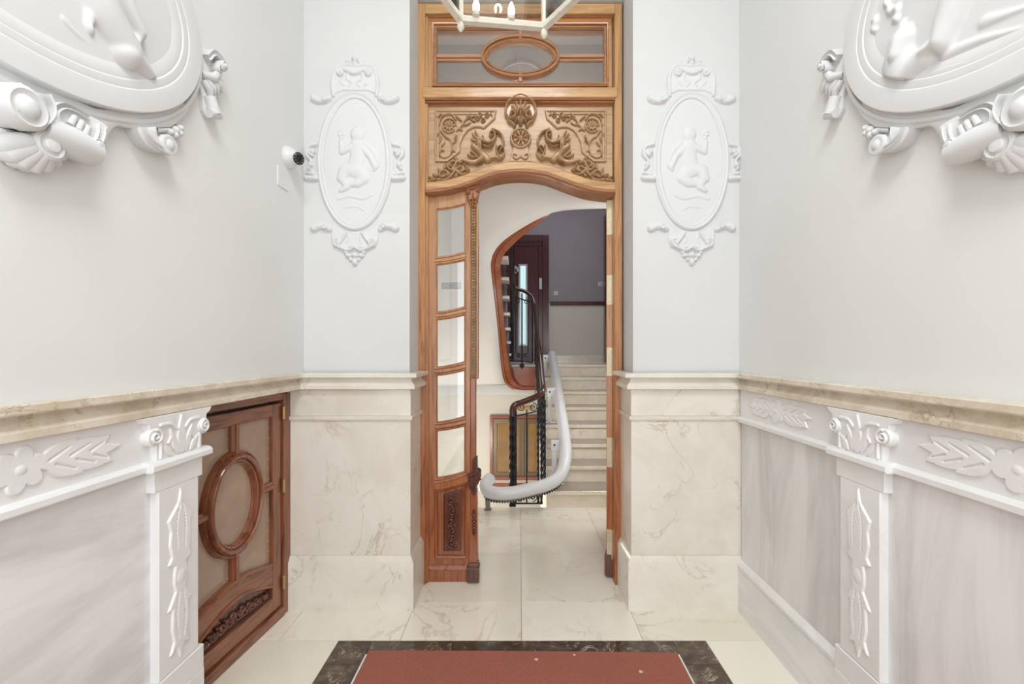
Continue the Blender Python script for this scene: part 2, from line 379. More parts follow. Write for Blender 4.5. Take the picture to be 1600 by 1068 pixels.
XL, XR = -1.345, 1.375                     # plaster faces of the side walls
DL, DR = -1.362, 1.364                     # dado faces
FDOOR = Frame((0, 2.95, 0), (1, 0, 0), (0, 0, 1), (0, -1, 0))
FBACK = Frame((0, 2.72, 0), (1, 0, 0), (0, 0, 1), (0, -1, 0))
FLEFT = Frame((XL, 0, 0), (0, 1, 0), (0, 0, 1), (1, 0, 0))
FRIGHT = Frame((XR, 0, 0), (0, -1, 0), (0, 0, 1), (-1, 0, 0))
FDL = Frame((DL, 0, 0), (0, 1, 0), (0, 0, 1), (1, 0, 0))
FDR = Frame((DR, 0, 0), (0, -1, 0), (0, 0, 1), (-1, 0, 0))
OPL, OPR = -.668, .69                      # marble faces of the doorway between the piers

# ------------------------------------------------------------------ floor
floor = MB().box(-1.62, 1.6, -2.6, 4.395, -.24, -.02).obj('floor', M_STAIR); floor['kind'] = 'structure'
def tile(x0, x1, y0, y1, mat=M_TILE, name='tile'):
    g = .0011; return box(name, mat, floor, x0+g, x1-g, y0+g, y1-g, -.02, 0, bevel=.0006)
TX = [-1.60]+[.014+.667*k for k in (-2, -1, 0, 1, 2)]+[1.56]
for y0, y1 in ((2.39, 2.754), (2.754, 3.421), (3.421, 4.088), (4.088, 4.40)):
    for x0, x1 in zip(TX, TX[1:]):
        if y0 == 4.088 and x1 > .3: y1 = 4.40
        tile(x0, x1, y0, y1)
BXL, BXR = -.99, 1.024
for y0 in (1.723, 1.056, .389, -.278, -.945, -1.612, -2.279):
    tile(-1.6, BXL, y0, y0+.667); tile(BXR, 1.40, y0, y0+.667)
RXL, RXR = -.806, .842
for x0, x1 in zip((RXL, -.36, .066, .526), (-.36, .066, .526, RXR)): tile(x0, x1, 2.21, 2.39, M_EMPER, 'border_tile')
for a, b in ((BXL, RXL), (RXR, BXR)):
    for y0, y1 in ((2.21, 2.39), (1.55, 2.21), (.9, 1.55), (.25, .9), (-.4, .25), (-1.05, -.4), (-1.7, -1.05)): tile(a, b, y0, y1, M_EMPER, 'border_tile')
box('mat_well', M_STAIR, floor, RXL, RXR, -1.7, 2.21, -.02, -.004)
for x0, x1 in ((RXL+.001, RXL+.012), (RXR-.012, RXR-.001)): box('edge_strip', M_WMARB, floor, x0, x1, -1.6, 2.28, -.0035, .004)
rug = MB(); nx = 12
rug.plate(WORLD, [(RXL+.014, -1.6), (RXR-.014, -1.6), (RXR-.014, 2.283), (.3, 2.292), (-.2, 2.297), (RXL+.014, 2.30)], .0008, .011, .003)
rug = rug.obj('entrance_rug', M_COIR); tag(rug, 'red brown coir runner rug framed by dark brown marble border', 'rug')
for k, (px, py, a) in enumerate(((838, 1030, .010), (897, 1023, .006), (1001, 1049, .009))):
    c = at(px, py, 1.589*680/(py-545)); m = MB()
    pl = [(c.x+a*math.cos(t)*(1+.35*math.sin(3*t+k)), c.y+.8*a*math.sin(t)*(1.2+.3*math.cos(2*t+k))) for t in np.linspace(0, 2*PI, 11)[:-1]]
    m.plate(WORLD, pl, .0112, .0145, .001)
    tag(m.obj('paper_scrap', M_SCRAP), ('pale scrap near the middle of the rug by its far edge', 'smallest pale scrap lying closest to the dark marble edge of the rug', 'pale scrap on the right part of the red rug')[k], 'litter')

# ------------------------------------------------------------------ vestibule walls
wl = MB()
wl.box(-1.75, XL, -2.6, 2.74, 1.44, 4.8); wl.box(-1.75, DL-.012, -2.6, 2.74, 1.40, 1.44); wl.box(-1.75, DL-.012, -2.6, 1.835, 0, 1.40); wl.box(-1.75, -1.66, 1.835, 2.74, 0, 1.40)
wall_left = wl.obj('wall_left', M_PLASTER); wall_left['kind'] = 'structure'
wr = MB(); wr.box(XR, 1.75, -2.6, 2.74, 1.40, 4.8); wr.box(DR+.012, 1.75, -2.6, 2.74, 0, 1.40)
wall_right = wr.obj('wall_right', M_PLASTER); wall_right['kind'] = 'structure'
wb = MB(); PL, PR = -.684, .712
wb.box(-1.75, PL, 2.72, 3.16, 1.40, 4.8); wb.box(PR, 1.75, 2.72, 3.16, 1.40, 4.8); wb.box(PL, PR, 2.93, 3.16, 3.95, 4.8)
wb.box(-1.75, OPL-.03, 2.70, 3.16, 0, 1.40); wb.box(OPR+.03, 1.75, 2.70, 3.16, 0, 1.40)
wall_back = wb.obj('wall_back', M_PIER); wall_back['kind'] = 'structure'
cl = MB().box(-1.75, 1.75, -2.6, 3.16, 4.8, 4.95).obj('ceiling', M_PIER); cl['kind'] = 'structure'

CAPP = [(-.012, 1.352), (.024, 1.352), (.032, 1.356), (.033, 1.377), (.024, 1.386), (.010, 1.402), (.007, 1.413), (.010, 1.424), (.042, 1.424), (.046, 1.429), (.046, 1.449), (.042, 1.452), (-.012, 1.454)]
BEAD = [(-.01, 1.152), (.020, 1.152), (.027, 1.158), (.027, 1.176), (.020, 1.184), (.006, 1.190), (-.01, 1.190)]
def flip(p): return [(-a, w) for a, w in p]
# side-wall caps run along Y; the pier caps turn into the doorway
MB().sweep(WORLD, [(DL, -2.6), (DL, 2.70)], flip(CAPP)).obj('dado_cap', M_CAP, wall_left)
MB().sweep(WORLD, [(DR, -2.6), (DR, 2.70)], CAPP).obj('dado_cap', M_CAP, wall_right)
PF = 2.68
def pier(side):
    s = -1 if side == 'L' else 1; xi = OPL if s < 0 else OPR; xo = -1.44 if s < 0 else 1.40; mir = flip if s < 0 else (lambda p: p)
    P = lambda d=0: [(xo, PF-d), (xi, PF-d), (xi, 2.985)] if False else [(xo, PF), (xi, PF), (xi, 2.985)]
    pr = lambda L: mir(L)                         # outward is towards the room: right of travel on the left pier
    MB().sweep(WORLD, P(), pr(CAPP)).obj('dado_cap', M_CREMA, wall_back)
    MB().sweep(WORLD, P(), pr([(-.03, 1.189), (0, 1.189), (0, 1.353), (-.03, 1.353)])).obj('frieze_slab', M_CREMA, wall_back)
    MB().sweep(WORLD, P(), pr([(-.03, 1.163), (.010, 1.163), (.012, 1.167), (.012, 1.185), (.010, 1.188), (-.03, 1.188)])).obj('string_course', M_CREMA, wall_back)
    MB().sweep(WORLD, P(), pr([(-.03, .331), (-.001, .331), (-.001, 1.162), (-.03, 1.162)])).obj('marble_slab', M_CREMA, wall_back)
    MB().sweep(WORLD, P(), pr([(-.03, 0), (.022, 0), (.022, .292), (.002, .33), (-.03, .33)])).obj('plinth', M_CREMA, wall_back)
pier('L'); pier('R')

def frieze_leaf(F, uc, half, name, parent, vz=1.272, w0=.008):
    """pointed acanthus spray with a rosette in the middle, two leaves to either side"""
    R = Relief(F, uc-half-.02, uc+half+.02, vz-.078, vz+.078, .0019); h = .014
    R.ell((uc, vz), .045, .042, h)
    for k in range(6):
        a = k*PI/3+.3; R.ell((uc+.042*math.cos(a), vz+.038*math.sin(a)), .028, .024, h*1.1, a)
    for sg in (-1, 1):
        L = half; R.lens((uc+sg*.03, vz), (uc+sg*L, vz+.004), .034, h, crease=0)
        lobes = ((.22, .30, 1), (.28, .30, -1), (.42, .30, 1), (.48, .30, -1), (.62, .24, 1), (.66, .24, -1))
        for t, ln, up in lobes: R.lens((uc+sg*L*(t-.08), vz), (uc+sg*L*(t+ln), vz+up*.056*(1.15-t*.6)), .026, h, crease=0)
        R.H = np.minimum(R.H, .0065)
        for t, ln, up in lobes: R.path([(uc+sg*L*(t+.02), vz+up*.008), (uc+sg*L*(t+ln*.7), vz+up*.035*(1.15-t*.6))], .005, .003, .004, op='cut')
    R.smooth(1); R.ell((uc, vz), .02, .018, .010)
    return R.obj(name, M_WMARB, parent, w0)
def side_dado(F, DF, parent, spans, base_y):
    """white marble frieze, grey panels, skirting: spans along the wall"""
    for (a, b, leaf) in spans:
        u0, u1 = sorted((a*F.u.y, b*F.u.y))
        box('marble_panel', M_GMARB if F.u.y > 0 else M_GMARB2, parent, u0, u1, .27, 1.155, -.012, 0, F, .001)
        fz = box('frieze_panel', M_WMARB, parent, u0, u1, 1.186, 1.354, -.012, .008, F, .0015)
        if leaf: frieze_leaf(F, leaf[0]*F.u.y, leaf[1], 'leaf_carving', fz)
        MB().sweep(F, [(u0, 0), (u1, 0)], []) if False else None
        m = MB(); pr = [(w, z) for w, z in BEAD]
        vs = [F.pt(u, z, w) for u in (u0, u1) for w, z in pr]; k = len(pr)
        m.add(vs, [(q, (q+1) % k, k+(q+1) % k, k+q) for q in range(k)]+[tuple(range(k)), tuple(range(k, 2*k))])
        m.obj('bead_moulding', M_WMARB, parent)
        SK = [(-.01, 0), (.026, 0), (.026, .262), (.030, .268), (.030, .285), (.022, .296), (.004, .310), (-.01, .31)]
        k = len(SK); vs = [F.pt(u, z, w) for u in (u0, u1) for w, z in SK]
        MB().add(vs, [(q, (q+1) % k, k+(q+1) % k, k+q) for q in range(k)]+[tuple(range(k)), tuple(range(k, 2*k))]).obj('skirting', M_GMARB, parent)
PY0, PY1 = 1.595, 1.825                     # pilaster shaft along Y
side_dado(FDL, DL, wall_left, [(-2.5, PY0+.03, (1.178, .30))], 0)
side_dado(FDR, DR, wall_right, [(PY1-.03, 2.668, (2.29, .275)), (-2.5, PY0+.03, (1.178, .30))], 0)

def pilaster(F, label):
    s = F.u.y; y = lambda a: a*s
    root = empty('marble_pilaster', tuple(F.pt(y((PY0+PY1)/2), 0, .01)), label, 'pilaster')
    c = (PY0+PY1)/2; U = lambda a, b: sorted((y(a), y(b)))
    d = .030; back = -.010
    hw = (PY1-PY0)/2
    # shaft with chamfered stops: wider block at head and foot
    uc = y(c)
    box('shaft', M_WMARB, root, uc-hw+.012, uc+hw-.012, .36, 1.075, back, d-.001, F, .006)
    box('head_block', M_WMARB, root, uc-hw-.006, uc+hw+.006, 1.072, 1.157, back, d, F, .002)
    box('foot_block', M_WMARB, root, uc-hw-.012, uc+hw+.012, .2615, .362, back, d+.003, F, .004)
    box('pedestal', M_GMARB, root, uc-hw-.012, uc+hw+.012, 0, .262, back, d+.004, F, .002)
    m = MB(); pr = [(w+d-.004, z) for w, z in BEAD]; pr[0] = (back, BEAD[0][1]); pr[-1] = (back, BEAD[-1][1]); k = len(pr)
    vs = [F.pt(u, z, w) for u in (uc-hw-.035, uc+hw+.035) for w, z in pr]
    m.add(vs, [(q, (q+1) % k, k+(q+1) % k, k+q) for q in range(k)]+[tuple(range(k)), tuple(range(k, 2*k))]).obj('neck_moulding', M_WMARB, root)
    cap = MB()
    poly = [(uc-hw+.0, 1.187), (uc+hw, 1.187), (uc+hw, 1.268), (uc+hw+.028, 1.27), (uc+hw+.028, 1.30), (uc+hw+.03, 1.325), (uc+hw+.05, 1.335), (uc+hw+.06, 1.353)]
    poly = poly + [(2*uc-p[0], p[1]) for p in poly[::-1]][:-1] if False else poly+[(uc-hw-.06, 1.353), (uc-hw-.05, 1.335), (uc-hw-.03, 1.325), (uc-hw-.028, 1.30), (uc-hw-.028, 1.27), (uc-hw, 1.268)]
    cap.plate(F, poly, back, d+.002, .003); capo = cap.obj('capital', M_WMARB, root)
    for sg in (-1, 1):
        v = MB(); cc = (uc+sg*(hw+.008), 1.278)
        v.lathe(F.pt(cc[0], cc[1], -.005), F.w, [(.034, 0), (.034, d+.006), (.030, d+.012)], 22)
        vo = v.obj('volute', M_WMARB, capo) 
        R = Relief(F, cc[0]-.04, cc[0]+.04, cc[1]-.04, cc[1]+.04, .0022)
        R.path(spiral(cc[0], cc[1], .027, .004, PI/2, 1.6*sg), .0055, .004, .006); R.obj('volute_scroll', M_WMARB, capo, d+.010)
    R = Relief(F, uc-.12, uc+.12, 1.19, 1.352, .0019); h = .011
    R.lens((uc, 1.19), (uc, 1.345), .022, h*1.25)
    for sg in (-1, 1):
        R.lens((uc+sg*.02, 1.195), (uc+sg*.055, 1.30), .014, h); R.lens((uc+sg*.045, 1.193), (uc+sg*.088, 1.25), .014, h)
        R.path(crom([(uc+sg*.02, 1.29), (uc+sg*.05, 1.315), (uc+sg*.095, 1.318)], 6), .006, .007, h*.8)
        R.path(crom([(uc+sg*.012, 1.205), (uc+sg*.03, 1.25), (uc+sg*.05, 1.262), (uc+sg*.062, 1.245)], 6), .006, .004, h)
        R.path([(uc+sg*.096, 1.195), (uc+sg*.096, 1.25)], .006, .005, h*.7)
    R.H = np.minimum(R.H, .0075); R.obj('acanthus_carving', M_WMARB, root, d+.001)
    R = Relief(F, uc-.085, uc+.085, .38, 1.07, .0019); h = .014; m1 = lambda L, sg: [(uc+sg*a, b) for a, b in L]
    half = [(0, 1.06), (.012, 1.0), (.062, .945), (.050, .90), (.055, .85), (.045, .80), (.060, .775), (.028, .76), (.034, .725), (.034, .69), (.026, .66), (.062, .60), (.040, .60), (.044, .52), (.034, .47), (.052, .425), (.018, .44), (0, .385)]
    R.poly(m1(half, 1)+m1(half[::-1][1:-1], -1), .0075, .004)
    for sg in (-1, 1):
        for L in ([(.006, 1.0), (.022, .92), (.020, .82)], [(.010, .65), (.022, .56), (.012, .47)]): R.path(crom(m1(L, sg), 6), .0045, .003, .0022, op='cut')
    R.smooth(1); R.ell((uc, .71), .030, .038, .012)
    R.obj('vine_carving', M_WMARB, root, d-.001)
    return root
pilaster(FDL, 'white carved marble pilaster beside the wooden glazed door')
pilaster(FDR, 'white carved marble pilaster between two grey marble panels on right wall')

# ------------------------------------------------------------------ carved entrance portal (door_1) between the piers
D = lambda x, y, w=0: FDOOR.at(x, y, w)
K = 2.95/FOC                               # metres per photo pixel on the door plane
door = empty('door_1', (0, 3.0, 0), 'tall carved wooden portal with oval transom and arched header', 'door', None, 'structure')
def dbox(name, mat, x0, x1, y0, y1, w0, w1, parent=None, bevel=.003):
    (a, b), (c, d) = D(x0, y1, w1), D(x1, y0, w1); return box(name, mat, parent or door, a, c, max(b, .001), d, w0, w1, FDOOR, bevel)
ARCH = [(662, 305), (680, 304), (705, 300.5), (727, 294), (750, 285.5), (772, 277.5), (795, 273.5), (813, 272.5), (831, 273.5), (854, 277.5), (876, 285.5), (899, 294), (921, 300.5), (946, 304), (964, 305)]
AX = np.array([p[0] for p in ARCH], float); AC = np.array(crom(ARCH, 5))
def arch_y(x): return float(np.interp(x, AC[:, 0], AC[:, 1]))
for x0, x1, x2, x3 in ((652, 664, 669, 1), (961, 972, 956, -1)):
    dbox('jamb', M_WJAMB, x0, x1, 5, 916, -.22, 0)
    s = 1 if x3 > 0 else -1
    a, b = (x1-.5, x1+5) if s > 0 else (x0-1.5, x0+.5)
    dbox('jamb_bead', M_WJAMB, a, b, 22, 916 if s > 0 else 914, -.2, -.022, bevel=.006)
dbox('head_rail', M_WHEAD, 664, 961, 5, 21, -.22, 0)
dbox('head_bead', M_WMOULD, 668.8, 956.2, 20.5, 26, -.2, -.022, bevel=.006)
dbox('transom_rail', M_WHEAD, 660, 965, 136, 151.5, -.2, .008)
MB().sweep(FDOOR, [D(664.5, 155), D(960.5, 155)], [(-.020, -.06), (-.019, -.026), (-.014, -.012), (-.009, -.008), (-.008, -.014), (-.004, -.014), (-.002, -.002), (.006, .004), (.012, .003), (.015, -.002), (.015, -.06)]).obj('rail_moulding', M_WMOULD, door)
# transom sash
sash = empty('transom_sash', (0, 2.98, 3.4)); sash.parent = door; sash.location = Vector((0, 2.98, 3.4))-door.location
x0, x1, y0, y1 = 683, 943, 45.5, 129
rect = [D(x0, y1, -.05), D(x1, y1, -.05), D(x1, y0, -.05), D(x0, y0, -.05)]
wd = 15.5*K
PRS = [(0, -.075), (0, -.05), (-.010, -.036), (-.018, -.036), (-.022, -.044), (-.034, -.044), (-.040, -.026), (-.052, -.024), (-.058, -.03), (-wd, -.03), (-wd, -.075)]
MB().sweep(FDOOR, rect, [(a*.52, w) for a, w in PRS[:9]]+[(-.034, -.03), (-.034, -.075)], True).obj('sash_frame', M_WTRANS, sash)
dbox('sash_rail', M_WORANGE, 669, 956, 26, 38.5, -.09, -.035, sash); dbox('sash_stile', M_WJAMB, 669, 676, 38, 136, -.09, -.035, sash); dbox('sash_stile', M_WJAMB, 949.5, 956, 38, 136, -.09, -.035, sash)
ec = D(813, 89.5, -.05); EA, EB = 57*K, 28.5*K
RING = [(-.026, -.075), (-.026, -.040), (-.022, -.026), (-.014, -.020), (-.006, -.026), (-.003, -.044), (.002, -.044), (.004, -.032), (.011, -.027), (.017, -.034), (.018, -.050), (.024, -.056), (.024, -.075)]
MB().sweep(FDOOR, ellipse(ec[0], ec[1], EA, EB, 64), RING, True).obj('oval_ring', M_WTRANS, sash)
BARP = [(-.022, -.075), (-.022, -.05), (-.014, -.046), (-.010, -.032), (.010, -.032), (.014, -.046), (.022, -.05), (.022, -.075)]
for p, q in (((683, 89.5), (755, 89.5)), ((871, 89.5), (943, 89.5)), ((813, 45), (813, 62)), ((813, 117), (813, 129))):
    MB().sweep(FDOOR, [D(*p, -.05), D(*q, -.05)], BARP).obj('glazing_bar', M_WTRANS, sash)
for a, b, c, d in ((683, 813, 45.5, 89.5), (813, 943, 45.5, 89.5), (683, 813, 89.5, 129), (813, 943, 89.5, 129)):
    # a corner pane, cut round the oval
    A, B = D(a, d, -.05), D(b, c, -.05); sx = -1 if a < 800 else 1; sy = 1 if c < 60 else -1
    X = A[0] if sx < 0 else B[0]; Z = B[1] if sy > 0 else A[1]
    arc = [(ec[0]+sx*EA*math.sin(t), ec[1]+sy*EB*math.cos(t)) for t in np.linspace(0.02, PI/2-.02, 14)]
    MB().plate(FDOOR, arc+[(X, arc[-1][1]), (X, Z), (arc[0][0], Z)], -.066, -.062).obj('pane', M_GLASST, sash)
MB().plate(FDOOR, ellipse(ec[0], ec[1], EA-.01, EB-.01, 40), -.066, -.061, .004).obj('oval_pane', M_GLASST, sash, ang=4)
# header panel and arch rail
WP = -.045
poly = [D(x, arch_y(x)-10, WP) for x in np.linspace(668, 957, 50)]+[D(957, 154, WP), D(668, 154, WP)]
header = MB().plate(FDOOR, poly, -.11, WP).obj('header_panel', M_WPANEL, door)
apath = [D(x, y, -.01) for x, y in AC if 663.5 <= x <= 961.5]
k = K
MB().sweep(FDOOR, apath, [(7*k, -.13), (7*k, -.012), (9*k, -.006), (19*k, -.006), (21*k, -.014), (21.5*k, -.05), (21.5*k, -.13)]).obj('arch_rail', M_WHEAD, door)
MB().sweep(FDOOR, apath, [(0, -.16), (0, -.01), (.8*k, .004), (3*k, .014), (5*k, .012), (6*k, .002), (7*k, .004), (8.2*k, -.003), (8.2*k, -.16)]).obj('arch_moulding', M_WMOULD, door)

dbox('panel_fillet', M_WORANGE, 669, 956, 159, 165, -.06, -.034)
MXC = 813.5
def mx(p, sg): return p if sg > 0 else (2*MXC-p[0], p[1])
def dz(pts, w, sg=1): return [D(*mx(p, sg), w) for p in pts]
OUT = [(680, 173), (776, 173), (773.5, 187), (756.5, 202.5), (749, 200.3), (741, 200.5), (732, 205), (724.5, 214.5), (720, 226), (719, 238.5), (700.5, 254), (680, 254)]
for sg in (1, -1):
    pts = dz(OUT, WP, sg)
    ar = sum(pts[i-1][0]*pts[i][1]-pts[i][0]*pts[i-1][1] for i in range(len(pts)))
    fr = [(a*(1 if ar > 0 else -1), w) for a, w in [(0, WP-.004), (0, WP+.010), (.004, WP+.018), (.012, WP+.020), (.014, WP+.010), (.026, WP+.010), (.030, WP+.002), (.030, WP-.004)]]
    pan = MB().sweep(FDOOR, pts, fr, True).obj('corner_panel', M_WPANEL, header)
    us = [p[0] for p in pts]; vs_ = [p[1] for p in pts]
    R = Relief(FDOOR, min(us), max(us), min(vs_), max(vs_), .0019); h = .022
    q = lambda *a: dz(a, WP, sg); r1 = .0062
    ctr = q((702, 197))[0]
    for i in range(9):
        a = i*2*PI/9; R.ell((ctr[0]+.024*math.cos(a), ctr[1]+.024*math.sin(a)), .016, .009, h, a)
    R.ell(ctr, .012, .012, h*1.4); R.path(ellipse(ctr[0], ctr[1], .047, .047, 26)[:24], r1*.8, r1, h*.8)
    R.path(crom(q((689, 205), (696, 214), (704, 220), (707, 232), (703, 244), (694, 248), (688, 243), (689, 236), (694, 236)), 6), r1, r1*.7, h)
    R.path(crom(q((712, 188), (706, 180), (697, 180), (689, 186), (686, 197)), 6), r1, r1, h)
    R.path(crom(q((714, 205), (722, 197), (728, 188), (738, 184), (750, 181)), 6), r1, r1*.7, h)
    R.path(crom(q((722, 196), (730, 196), (735, 193)), 5), r1, r1*.5, h)
    for cx, cy in ((761, 181), (750, 181), (755, 189), (746, 186)):
        c = q((cx, cy))[0]; R.path(ellipse(c[0], c[1], .013, .013, 12), .0045, .0045, h); R.ell(c, .007, .007, h)
    for p0, p1 in (((722, 190), (712, 182)), ((728, 186), (736, 178)), ((735, 186), (743, 192)), ((716, 200), (724, 206)), ((706, 226), (714, 220)), ((706, 234), (713, 240)), ((690, 214), (686, 226)), ((696, 222), (689, 231)), ((690, 178), (684, 186)), ((714, 212), (710, 220)), ((708, 242), (702, 249)), ((686, 208), (684, 216)), ((766, 177), (770, 184))):
        a, b = q(p0, p1); R.lens(a, b, .0085, h)
    R.obj('scroll_carving', M_WCARVE, header, WP)
    # beast with open scrolled snout, mane, foreleg and tail lying along the arch
    U = q((664, 300), (806, 160)); u0, u1 = sorted((U[0][0], U[1][0])); R = Relief(FDOOR, u0, u1, U[0][1], U[1][1], .0021); h = .052
    P = lambda *a: crom(dz(a, WP, sg), 6)
    R.path(P((740, 230), (748, 236), (756, 244), (762, 250)), .020, .026, h*.9)               # neck and chest
    R.path(P((756, 246), (746, 254), (736, 255), (724, 252)), .024, .013, h*.8)               # belly
    R.path(P((724, 252), (714, 256), (712, 266), (721, 270), (730, 264), (726, 258)), .011, .006, h*.8)   # haunch curl
    R.path(P((720, 262), (708, 268), (700, 262), (708, 254), (722, 256)), .008, .007, h*.7)
    R.path(P((712, 268), (722, 274), (730, 272)), .010, .006, h*.7)
    hd = dz([(753, 221)], WP, sg)[0]; R.ell(hd, .026, .022, h); ee = dz([(755, 217)], WP, sg)[0]; R.ell(ee, .007, .006, h*1.18)
    R.path(P((757, 224), (765, 226), (772, 221), (774, 214), (771, 208), (766, 210), (767, 215), (771, 214)), .012, .006, h*1.05, h*.9)   # upper jaw scroll
    R.path(P((770, 205), (780, 209), (786, 218), (786, 230), (780, 240)), .011, .007, h*.9)
    R.path(P((756, 230), (764, 232), (770, 228)), .008, .006, h*.9)
    for e in ((739, 211), (737, 219), (739, 227), (744, 234), (743, 206), (750, 238)):            # mane
        R.path(crom(dz([(751, 222), ((751+e[0])/2+1, (222+e[1])/2+2), e], WP, sg), 5), .012, .007, h*.85, h*.6)
    R.path(P((748, 226), (749, 236), (755, 242), (752, 236)), .010, .005, h)
    for e in ((748, 259), (751, 258), (754, 257), (757, 255)):
        R.lens(*dz([(e[0]+1, e[1]-12), (e[0]-3, e[1]+2)], WP, sg), .009, h*.95)
    R.path(P((762, 250), (770, 249), (778, 248)), .011, .008, h*.8)
    R.path(P((776, 230), (777, 240), (783, 248), (788, 243), (787, 234), (782, 230), (778, 234)), .008, .005, h*.75)
    c = dz([(780, 249)], WP, sg)[0]; R.path(spiral(c[0], c[1], .018, .004, 0, 1.3), .007, .005, h*.8)
    R.path(P((732, 243), (738, 247), (745, 246), (736, 239)), .008, .005, h*.7)
    R.path(P((703, 274), (696, 268), (688, 272), (690, 279), (697, 277)), .009, .005, h*.7)    # tail foliage
    R.path(P((712, 268), (704, 278), (694, 283), (684, 282), (676, 284)), .010, .006, h*.7)
    for a, b in (((690, 272), (684, 263)), ((694, 266), (698, 256)), ((686, 276), (676, 274)), ((682, 281), (670, 278)), ((676, 284), (669, 283)), ((698, 280), (704, 286)), ((706, 262), (700, 255)), ((716, 272), (710, 279)), ((688, 284), (680, 289)), ((728, 268), (735, 266)), ((704, 272), (695, 276)), ((716, 252), (709, 246))):
        R.lens(*dz([a, b], WP, sg), .014, h*.6)
    R.obj('beast_carving', M_WCARVE, header, WP)
# shell crest
U = dz([(782, 202), (845, 150)], WP); R = Relief(FDOOR, U[0][0], U[1][0], U[0][1], U[1][1], .0022); h = .062
c0 = dz([(MXC, 181)], WP)[0]; hx = lambda x, y: dz([(x, y)], WP)[0]
shell = [(813.5, 152.5), (824, 156), (833, 163), (837.5, 173), (837, 183), (830, 191), (822, 193)]
R.poly([hx(*p) for p in shell+[mx(p, -1) for p in shell[::-1]]], h*.35, .012)
for k in range(-3, 4):
    a = PI/2+k*.40; L = (21, 19, 17, 14)[abs(k)]*K
    R.cap((c0[0]+.030*math.cos(a), c0[1]+.030*math.sin(a)), (c0[0]+L*math.cos(a), c0[1]+L*math.sin(a)), .006, .014, h*.55, h*.72)
for sg in (1, -1):
    R.path(crom([hx(*mx(p, sg)) for p in ((813.5, 153.5), (823, 157), (832, 164), (836.5, 173), (836, 182), (831, 188.5), (824, 188), (821.5, 182.5), (825, 178.5), (829, 180.5), (828, 184))], 7), .010, .008, h*.98, h*1.0)
    R.path(crom([hx(*mx(p, sg)) for p in ((832, 192), (826, 195), (823, 200))], 6), .009, .008, h*.7)
R.path([(c0[0]+.022*math.cos(t), c0[1]+.022*math.sin(t)) for t in np.linspace(-.3, PI+.3, 14)], .007, .007, h)
R.ell(c0, .016, .016, h*1.15); R.lens(hx(813.5, 183), hx(813.5, 200), .020, h*.95); R.lens(hx(808, 186), hx(804, 197), .011, h*.8); R.lens(hx(819, 186), hx(823, 197), .011, h*.8)
R.obj('shell_carving', M_WCARVE, header, WP)
# rosette roundel on a flared foot
foot = MB().plate(FDOOR, dz([(796, 254), (801, 236), (804, 226), (823, 226), (826, 236), (831, 254)], WP), WP-.01, WP+.022, .005).obj('roundel_foot', M_WPANEL, header)
R = Relief(FDOOR, *sorted((hx(795, 0)[0], hx(832, 0)[0])), *sorted((hx(0, 254)[1], hx(0, 203)[1])), .002); rc = hx(813.5, 218.5); h = .022
R.path(ellipse(rc[0], rc[1], .064, .064, 40)+[(rc[0]+.064, rc[1])], .008, .008, h*.9)
for k in range(8):
    a = k*PI/4+PI/8; e = (rc[0]+.04*math.cos(a), rc[1]+.04*math.sin(a)); R.ell(e, .018, .011, h, a); R.cap(rc, e, .004, .006, h*.8)
    b = a+PI/8; R.ell((rc[0]+.047*math.cos(b), rc[1]+.047*math.sin(b)), .007, .007, h)
R.ell(rc, .019, .019, h*1.5)
for sg in (1, -1): R.path(crom([hx(*mx(p, sg)) for p in ((815, 248), (820, 251), (825, 248), (824, 243), (820, 245))], 6), .006, .004, h*.7)
R.ell(hx(813.5, 247), .011, .008, h*.7)
R.obj('rosette_carving', M_WCARVE, header, WP+.02)

# ------------------------------------------------------------------ left leaf (door_2), closed half with five bowed panes
leaf = empty('door_2', (-.46, 3.02, 0), 'narrow closed half of the carved door with five stacked glass panes', 'door', None, 'structure')
WL_ = -.055; TH = -.10
Lp = lambda x, y, w=WL_: D(x, y, w)
def lplate(name, mat, pts, w1, w0=TH, ch=.003): return MB().plate(FDOOR, [Lp(*p, w1) for p in pts], w0, w1, ch).obj(name, mat, leaf)
lplate('stile', M_WLEAF, [(668.5, 909), (680, 909), (680, arch_y(680)+1), (668.5, arch_y(668.5)+1)], WL_)
lplate('stile', M_WLEAF, [(728, 909), (735, 909), (735, arch_y(735)+1), (728, arch_y(728)+1)], WL_)
bow = lambda x, yl, d: yl-d*max(0, (x-680)/48)**1.6
XS = np.linspace(680, 728, 13)
panes = [(None, 403), (411, 489), (497, 575), (584, 662), (671, 749)]
top = [(x, arch_y(x)+.5) for x in XS]; tb = [(x, bow(x, 324.5, 8.5)) for x in XS]
lplate('top_rail', M_WLEAF, [*top, *tb[::-1]], WL_)
ytops = [324.5, 411, 497, 584, 671]; ybots = [403, 489, 575.5, 662, 749]
for k in range(5):
    up = [(x, bow(x, ytops[k], 8.5)) for x in np.linspace(680, 728, 9)]; dn = [(x, bow(x, ybots[k], 8.5+k*.4)) for x in np.linspace(680, 728, 9)]
    ring = [Lp(*p) for p in dn]+[Lp(*p) for p in up[::-1]]
    pr = [(.014, -.078), (.014, WL_-.012), (.010, WL_-.006), (.004, WL_+.004), (-.001, WL_+.005), (-.003, WL_), (-.003, -.078)]
    MB().sweep(FDOOR, ring, pr, True).obj('glazing_bead', M_WLEAF, leaf)
    MB().plate(FDOOR, ring, -.079, -.074, .012).obj('pane', M_GLASS, leaf, ang=4)
    if k < 4:
        bar = [Lp(x, bow(x, (ybots[k]+ytops[k+1])/2, 8.5)) for x in np.linspace(680, 728, 9)]
        MB().sweep(FDOOR, bar, [(-.017, TH), (-.017, WL_-.004), (-.008, WL_+.006), (.008, WL_+.006), (.017, WL_-.004), (.017, TH)]).obj('glazing_bar', M_WLEAF, leaf)
